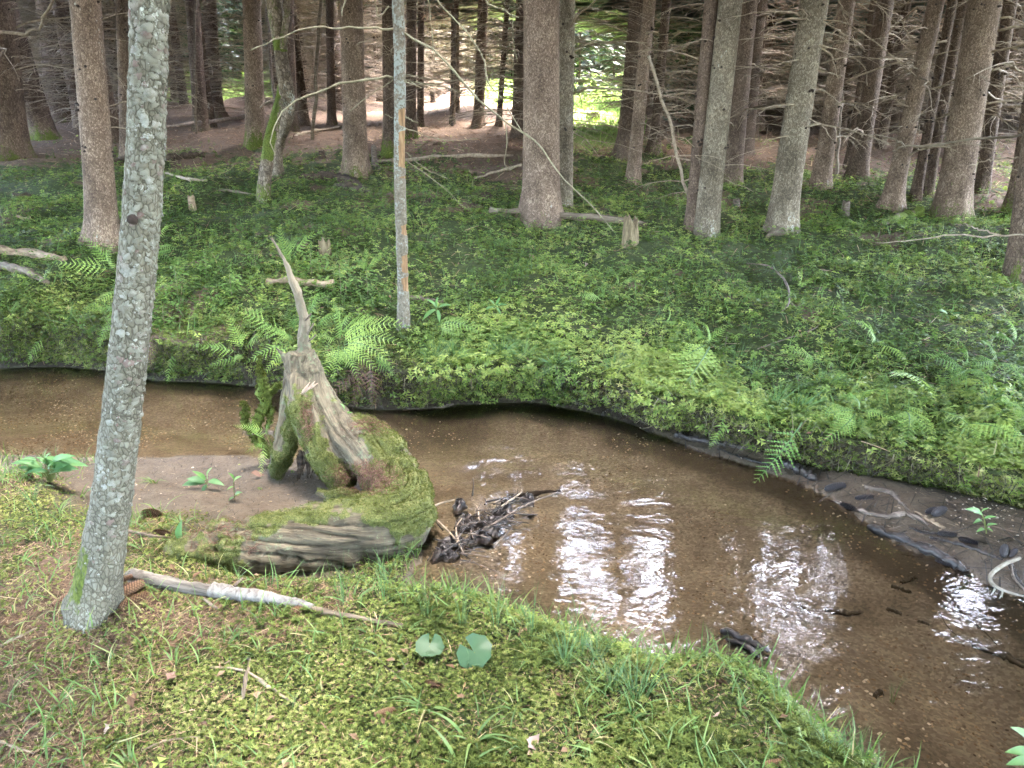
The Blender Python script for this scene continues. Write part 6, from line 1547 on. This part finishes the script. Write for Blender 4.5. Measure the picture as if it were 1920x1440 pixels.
cover('near_sorrel', 'scattered wood sorrel on the near mossy bank', 420, Q['near'] * np.exp(-((Q['dn'] - .08) / .14) ** 2) * sstep(-.7, -.2, Q['x']) + .02 * Q['near'] * (Q['x'] > -1.6), s0, .024, M_SORREL, (.02, .04), (.72, .12), 0, .8, .2, s0[2])
# low herb leaves
def herb_tpl():
    V, F = [], []
    for k in range(7):
        a = k * 2.4; c, s = math.cos(a), math.sin(a); z = .1 + .14 * k
        o = np.array([0, 0, z]); d = np.array([c, s, .25]); t_ = np.array([-s, c, 0]); l = .55 - .05 * k; b = len(V)
        V += [o, o + d * l * .5 + t_ * .15, o + d * l + [0, 0, -.06], o + d * l * .5 - t_ * .15]; F += [[b, b + 1, b + 2, b + 3]]
    V += [np.array([-.012, 0, -.1]), np.array([.012, 0, -.1]), np.array([.008, 0, 1.1]), np.array([-.008, 0, 1.1])]; F += [[28, 29, 30, 31]]
    return np.array(V), np.array(F)
cover('low_herbs', 'leafy low herbs and bilberry on the far slope', 7600, bankveg * ycut * (.22 + sstep(.4, .6, Q['big']) + 1.2 * sstep(-.2, -1.0, Q['x']) * sstep(7.5, 6.3, Q['y'])), herb_tpl(), .068, M_SORREL, (0, 0), (.38, .2), .8, .85, .22)
# moss cushions: starry sprigs
def moss_tpl(k=6, up=.75):
    V, F = [[0, 0, 0]], []
    for j in range(k):
        a = j * 6.283 / k; c, s = math.cos(a), math.sin(a); b = len(V)
        V += [[.1 * c - .17 * s, .1 * s + .17 * c, .2 + up * .3], [.1 * c + .17 * s, .1 * s - .17 * c, .2 + up * .3], [c * .85, s * .85, .3 + up * .5]]; F += [[b, b + 1, b + 2]]
    return np.array(V), np.array(F)
mt = moss_tpl(6); mtv = np.r_[-.35, np.tile([-.12, -.12, .12], 6)]
nearw = Q['near'] * (1 - Q['sand']) * (Q['y'] > 1.2) * (Q['y'] < 6)
mossw = nearw * np.clip(1.08 - Q['lit'] * 1.05, .10, 1) * (.35 + .65 * sstep(.3, .55, Q['fin']))
cover('star_moss', 'starry green moss carpet on the near bank', 76000, mossw, mt, .0088, M_MOSS, (0, .012), (.52, .27), 1.2, .4, .4, mtv)
cover('dark_moss', 'dark hair moss in the foreground', 9000, nearw * sstep(.46, .74, Q['mid'] * .7 + Q['fin'] * .3) * sstep(-1.2, -.2, Q['x']), mt, .016, M_MOSS, (.002, .018), (.30, .2), .8, .7, .25, mtv)
cover('bank_moss', 'moss hanging on the far bank face', 34000, Q['inB'] * sstep(.75, .2, Q['db']) * (.35 + .65 * sstep(.35, .6, Q['mid'])), moss_tpl(5, .5), .017, M_MOSS, (0, .015), (.40, .2), .6, .15, .4, np.r_[-.35, np.tile([-.05, -.05, .2], 5)])
cover('slope_moss', 'moss patches over the slope and round the trunks', 34000, Q['inB'] * sstep(17, 9, Q['y']) * (1 - Q['lit']) * (.3 + sstep(.4, .65, Q['mid'])), moss_tpl(5, .5), .030, M_MOSS, (0, .02), (.42, .2), .9, .5, .4, np.r_[-.35, np.tile([-.05, -.05, .2], 5)])
# grass blades
def blade_tpl(arch):
    s = np.linspace(0, 1, 5); w_ = .022 * (1 - s ** 2.2) + .002
    c = np.stack([arch * s ** 2, 0 * s, s * (1 - .35 * arch * s)], -1); V = np.vstack([c + [0, 1, 0] * w_[:, None], c - [0, 1, 0] * w_[:, None]]); i = np.arange(4)
    return V, np.stack([i, i + 1, i + 6, i + 5], -1)
cover('slope_grass', 'thin grass blades on the far slope', 6000, bankveg * sstep(12, 9, Q['y']) * (.15 + sstep(.45, .65, Q['mid'])) * (1 - .7 * Q['lit']), blade_tpl(.6), .13, M_GRASS, (0, 0), (.45, .2), .8, .9, .35)
cover('near_grass', 'scattered grass blades on the near bank', 3400, nearw * (.25 + 1.3 * (Q['mid'] > .52) + 2.0 * sstep(.35, .1, Q['dn'])) * (1 + 2.2 * sstep(2.55, 3.0, Q['y']) * (Q['x'] < -.8)), blade_tpl(.7), .085, M_GRASS, (0, 0), (.6, .2), .8, .9, .4)
cover('meadow_grass', 'bright grass in the clearing', 16000, Q['meadow'], blade_tpl(.8), .28, M_YOUNG, (0, 0), (.85, .15), .5, 1, .45)
cover('bank_roots', 'dark hanging rootlets under the far bank', 7000, Q['inB'] * np.exp(-((Q['db'] - .10) / .07) ** 2), blade_tpl(1.1), .085, leaf_mat('rootlet', [(0, (.02, .02, .01)), (.7, (.07, .065, .03)), (1, (.2, .17, .11))], trans=.05), (0, .01), (.4, .3), .5, -.55, .35)
# needle litter
lw = np.clip(Q['lit'] + .12, 0, 1) * (1 - Q['sand'])
def straw(name, label, n, weight, L, wd, mat, falloff, tint):
    P, Nn, ix = scatter(n, weight, falloff); R = frames(Nn + rng.normal(0, .18, (n, 3)), rng.random(n) * 6.283)
    tV = np.array([[-.5, -1, 0], [0, -.9, .9], [.5, -.5, 0], [.5, .5, 0], [0, .9, .9], [-.5, 1, 0]]); tF = np.array([[0, 1, 4, 5], [1, 2, 3, 4]])
    sc = np.stack([L * (.3 + 1.1 * rng.random(n) ** 1.6), wd * (.6 + .8 * rng.random(n)), wd * 1.5 * np.ones(n)], -1)
    V, F, A = spread(tV, tF, P + [0, 0, .006], R, sc, np.clip(tint[0] + rng.normal(0, tint[1], n), 0, 1))
    stuff(name, mesh_np(name, V, F, mat, False, A), label, 'litter')
straw('needle_litter', 'brown needles and bits of straw on the near bank', 56000, nearw * np.clip(Q['lit'] + .20, 0, 1), .026, .0010, M_STRAW, 1.1, (.52, .24))
straw('dry_stems', 'dry bent stems lying on the near bank', 3600, nearw * np.clip(Q['lit'] + .3, 0, 1), .085, .0014, M_STRAW, 1.0, (.68, .18))
straw('wood_litter', 'twigs and needles on the wood floor', 40000, Q['inB'] * sstep(7.0, 9.5, Q['y']) * sstep(45, 22, Q['y']) * np.clip(Q['lit'] + .10, 0, 1), .17, .0060, M_STRAW, 1.5, (.45, .27))
straw('slope_twigs', 'thin dead twigs lying over the green slope', 4200, bankveg * ycut, .17, .0030, M_STRAW, .8, (.58, .2))
straw('mud_debris', 'bits of wet twig and needle on the mud', 4200, np.clip(Q['near'] * Q['sand'] + (Q['inF'] - Q['inB']).clip(0) * (Q['x'] > .6), 0, 1), .035, .0015, M_DEBRIS, .3, (.4, .3))
straw('bar_sticks', 'tangle of thin dark sticks on the sand bar', 260, (Q['inF'] - Q['inB']).clip(0) * (Q['x'] > 1.0), .20, .0032, M_DEBRIS, 0, (.35, .25))
cover('edge_grass', 'long fine grass along the near water edge', 420, Q['near'] * np.exp(-((Q['dn'] - .07) / .06) ** 2) * sstep(-.75, -.4, Q['x']), blade_tpl(.55), .12, M_GRASS, (0, 0), (.5, .2), 0, .95, .4, None, None, (.4, 1.0))
lf_ = (np.array([[-.5, 0, 0], [0, .28, .12], [.5, 0, .05], [0, -.28, .16], [0, 0, 0]]), np.array([[0, 4, 1], [1, 4, 2], [2, 4, 3], [3, 4, 0]]))
cover('leaf_litter', 'scraps of dead leaf and bark lying in the moss', 2600, bankveg * ycut + 1.2 * nearw, lf_, .030, M_STRAW, (.004, .02), (.42, .22), .8, .7, .35, None, None, (.3, 1.2))
# pebbles on the stream bed and the gravel of the bar
def pebble():
    V = np.array([[1, 0, 0], [-1, 0, 0], [0, .8, 0], [0, -.8, 0], [0, 0, .55], [0, 0, -.5], [.6, .5, .25], [-.6, -.5, .25]], float)
    return V, np.array([[0, 6, 4], [6, 2, 4], [2, 1, 4], [1, 7, 4], [7, 3, 4], [3, 0, 4], [0, 2, 6], [2, 5, 1], [1, 3, 7], [0, 5, 2], [1, 5, 3], [3, 5, 0]])
M_PEB = leaf_mat('pebble', [(0, (.05, .035, .022)), (.5, (.17, .12, .07)), (.8, (.34, .26, .17)), (1, (.55, .50, .42))], rough=.5, trans=0)
pw = Q['inW'] * (.4 + .8 * sstep(-1.2, -2.5, Q['x'])) * sstep(.35, .6, Q['mid']) + .5 * (1 - Q['inB']) * Q['inF'] * sstep(2.0, 2.4, Q['x']) + .05 * Q['inF'] * (1 - Q['inB']) + .08 * Q['beach'] * Q['sand'] * Q['near']
cover('gravel', 'small pale gravel on the stream bed and bar', 11000, pw, pebble(), .0062, M_PEB, (0, .002), (.55, .25), .6, .9, .2, None, None, (.4, 1.1))
print('done', time.time() - T0, 'objects', len(bpy.data.objects))
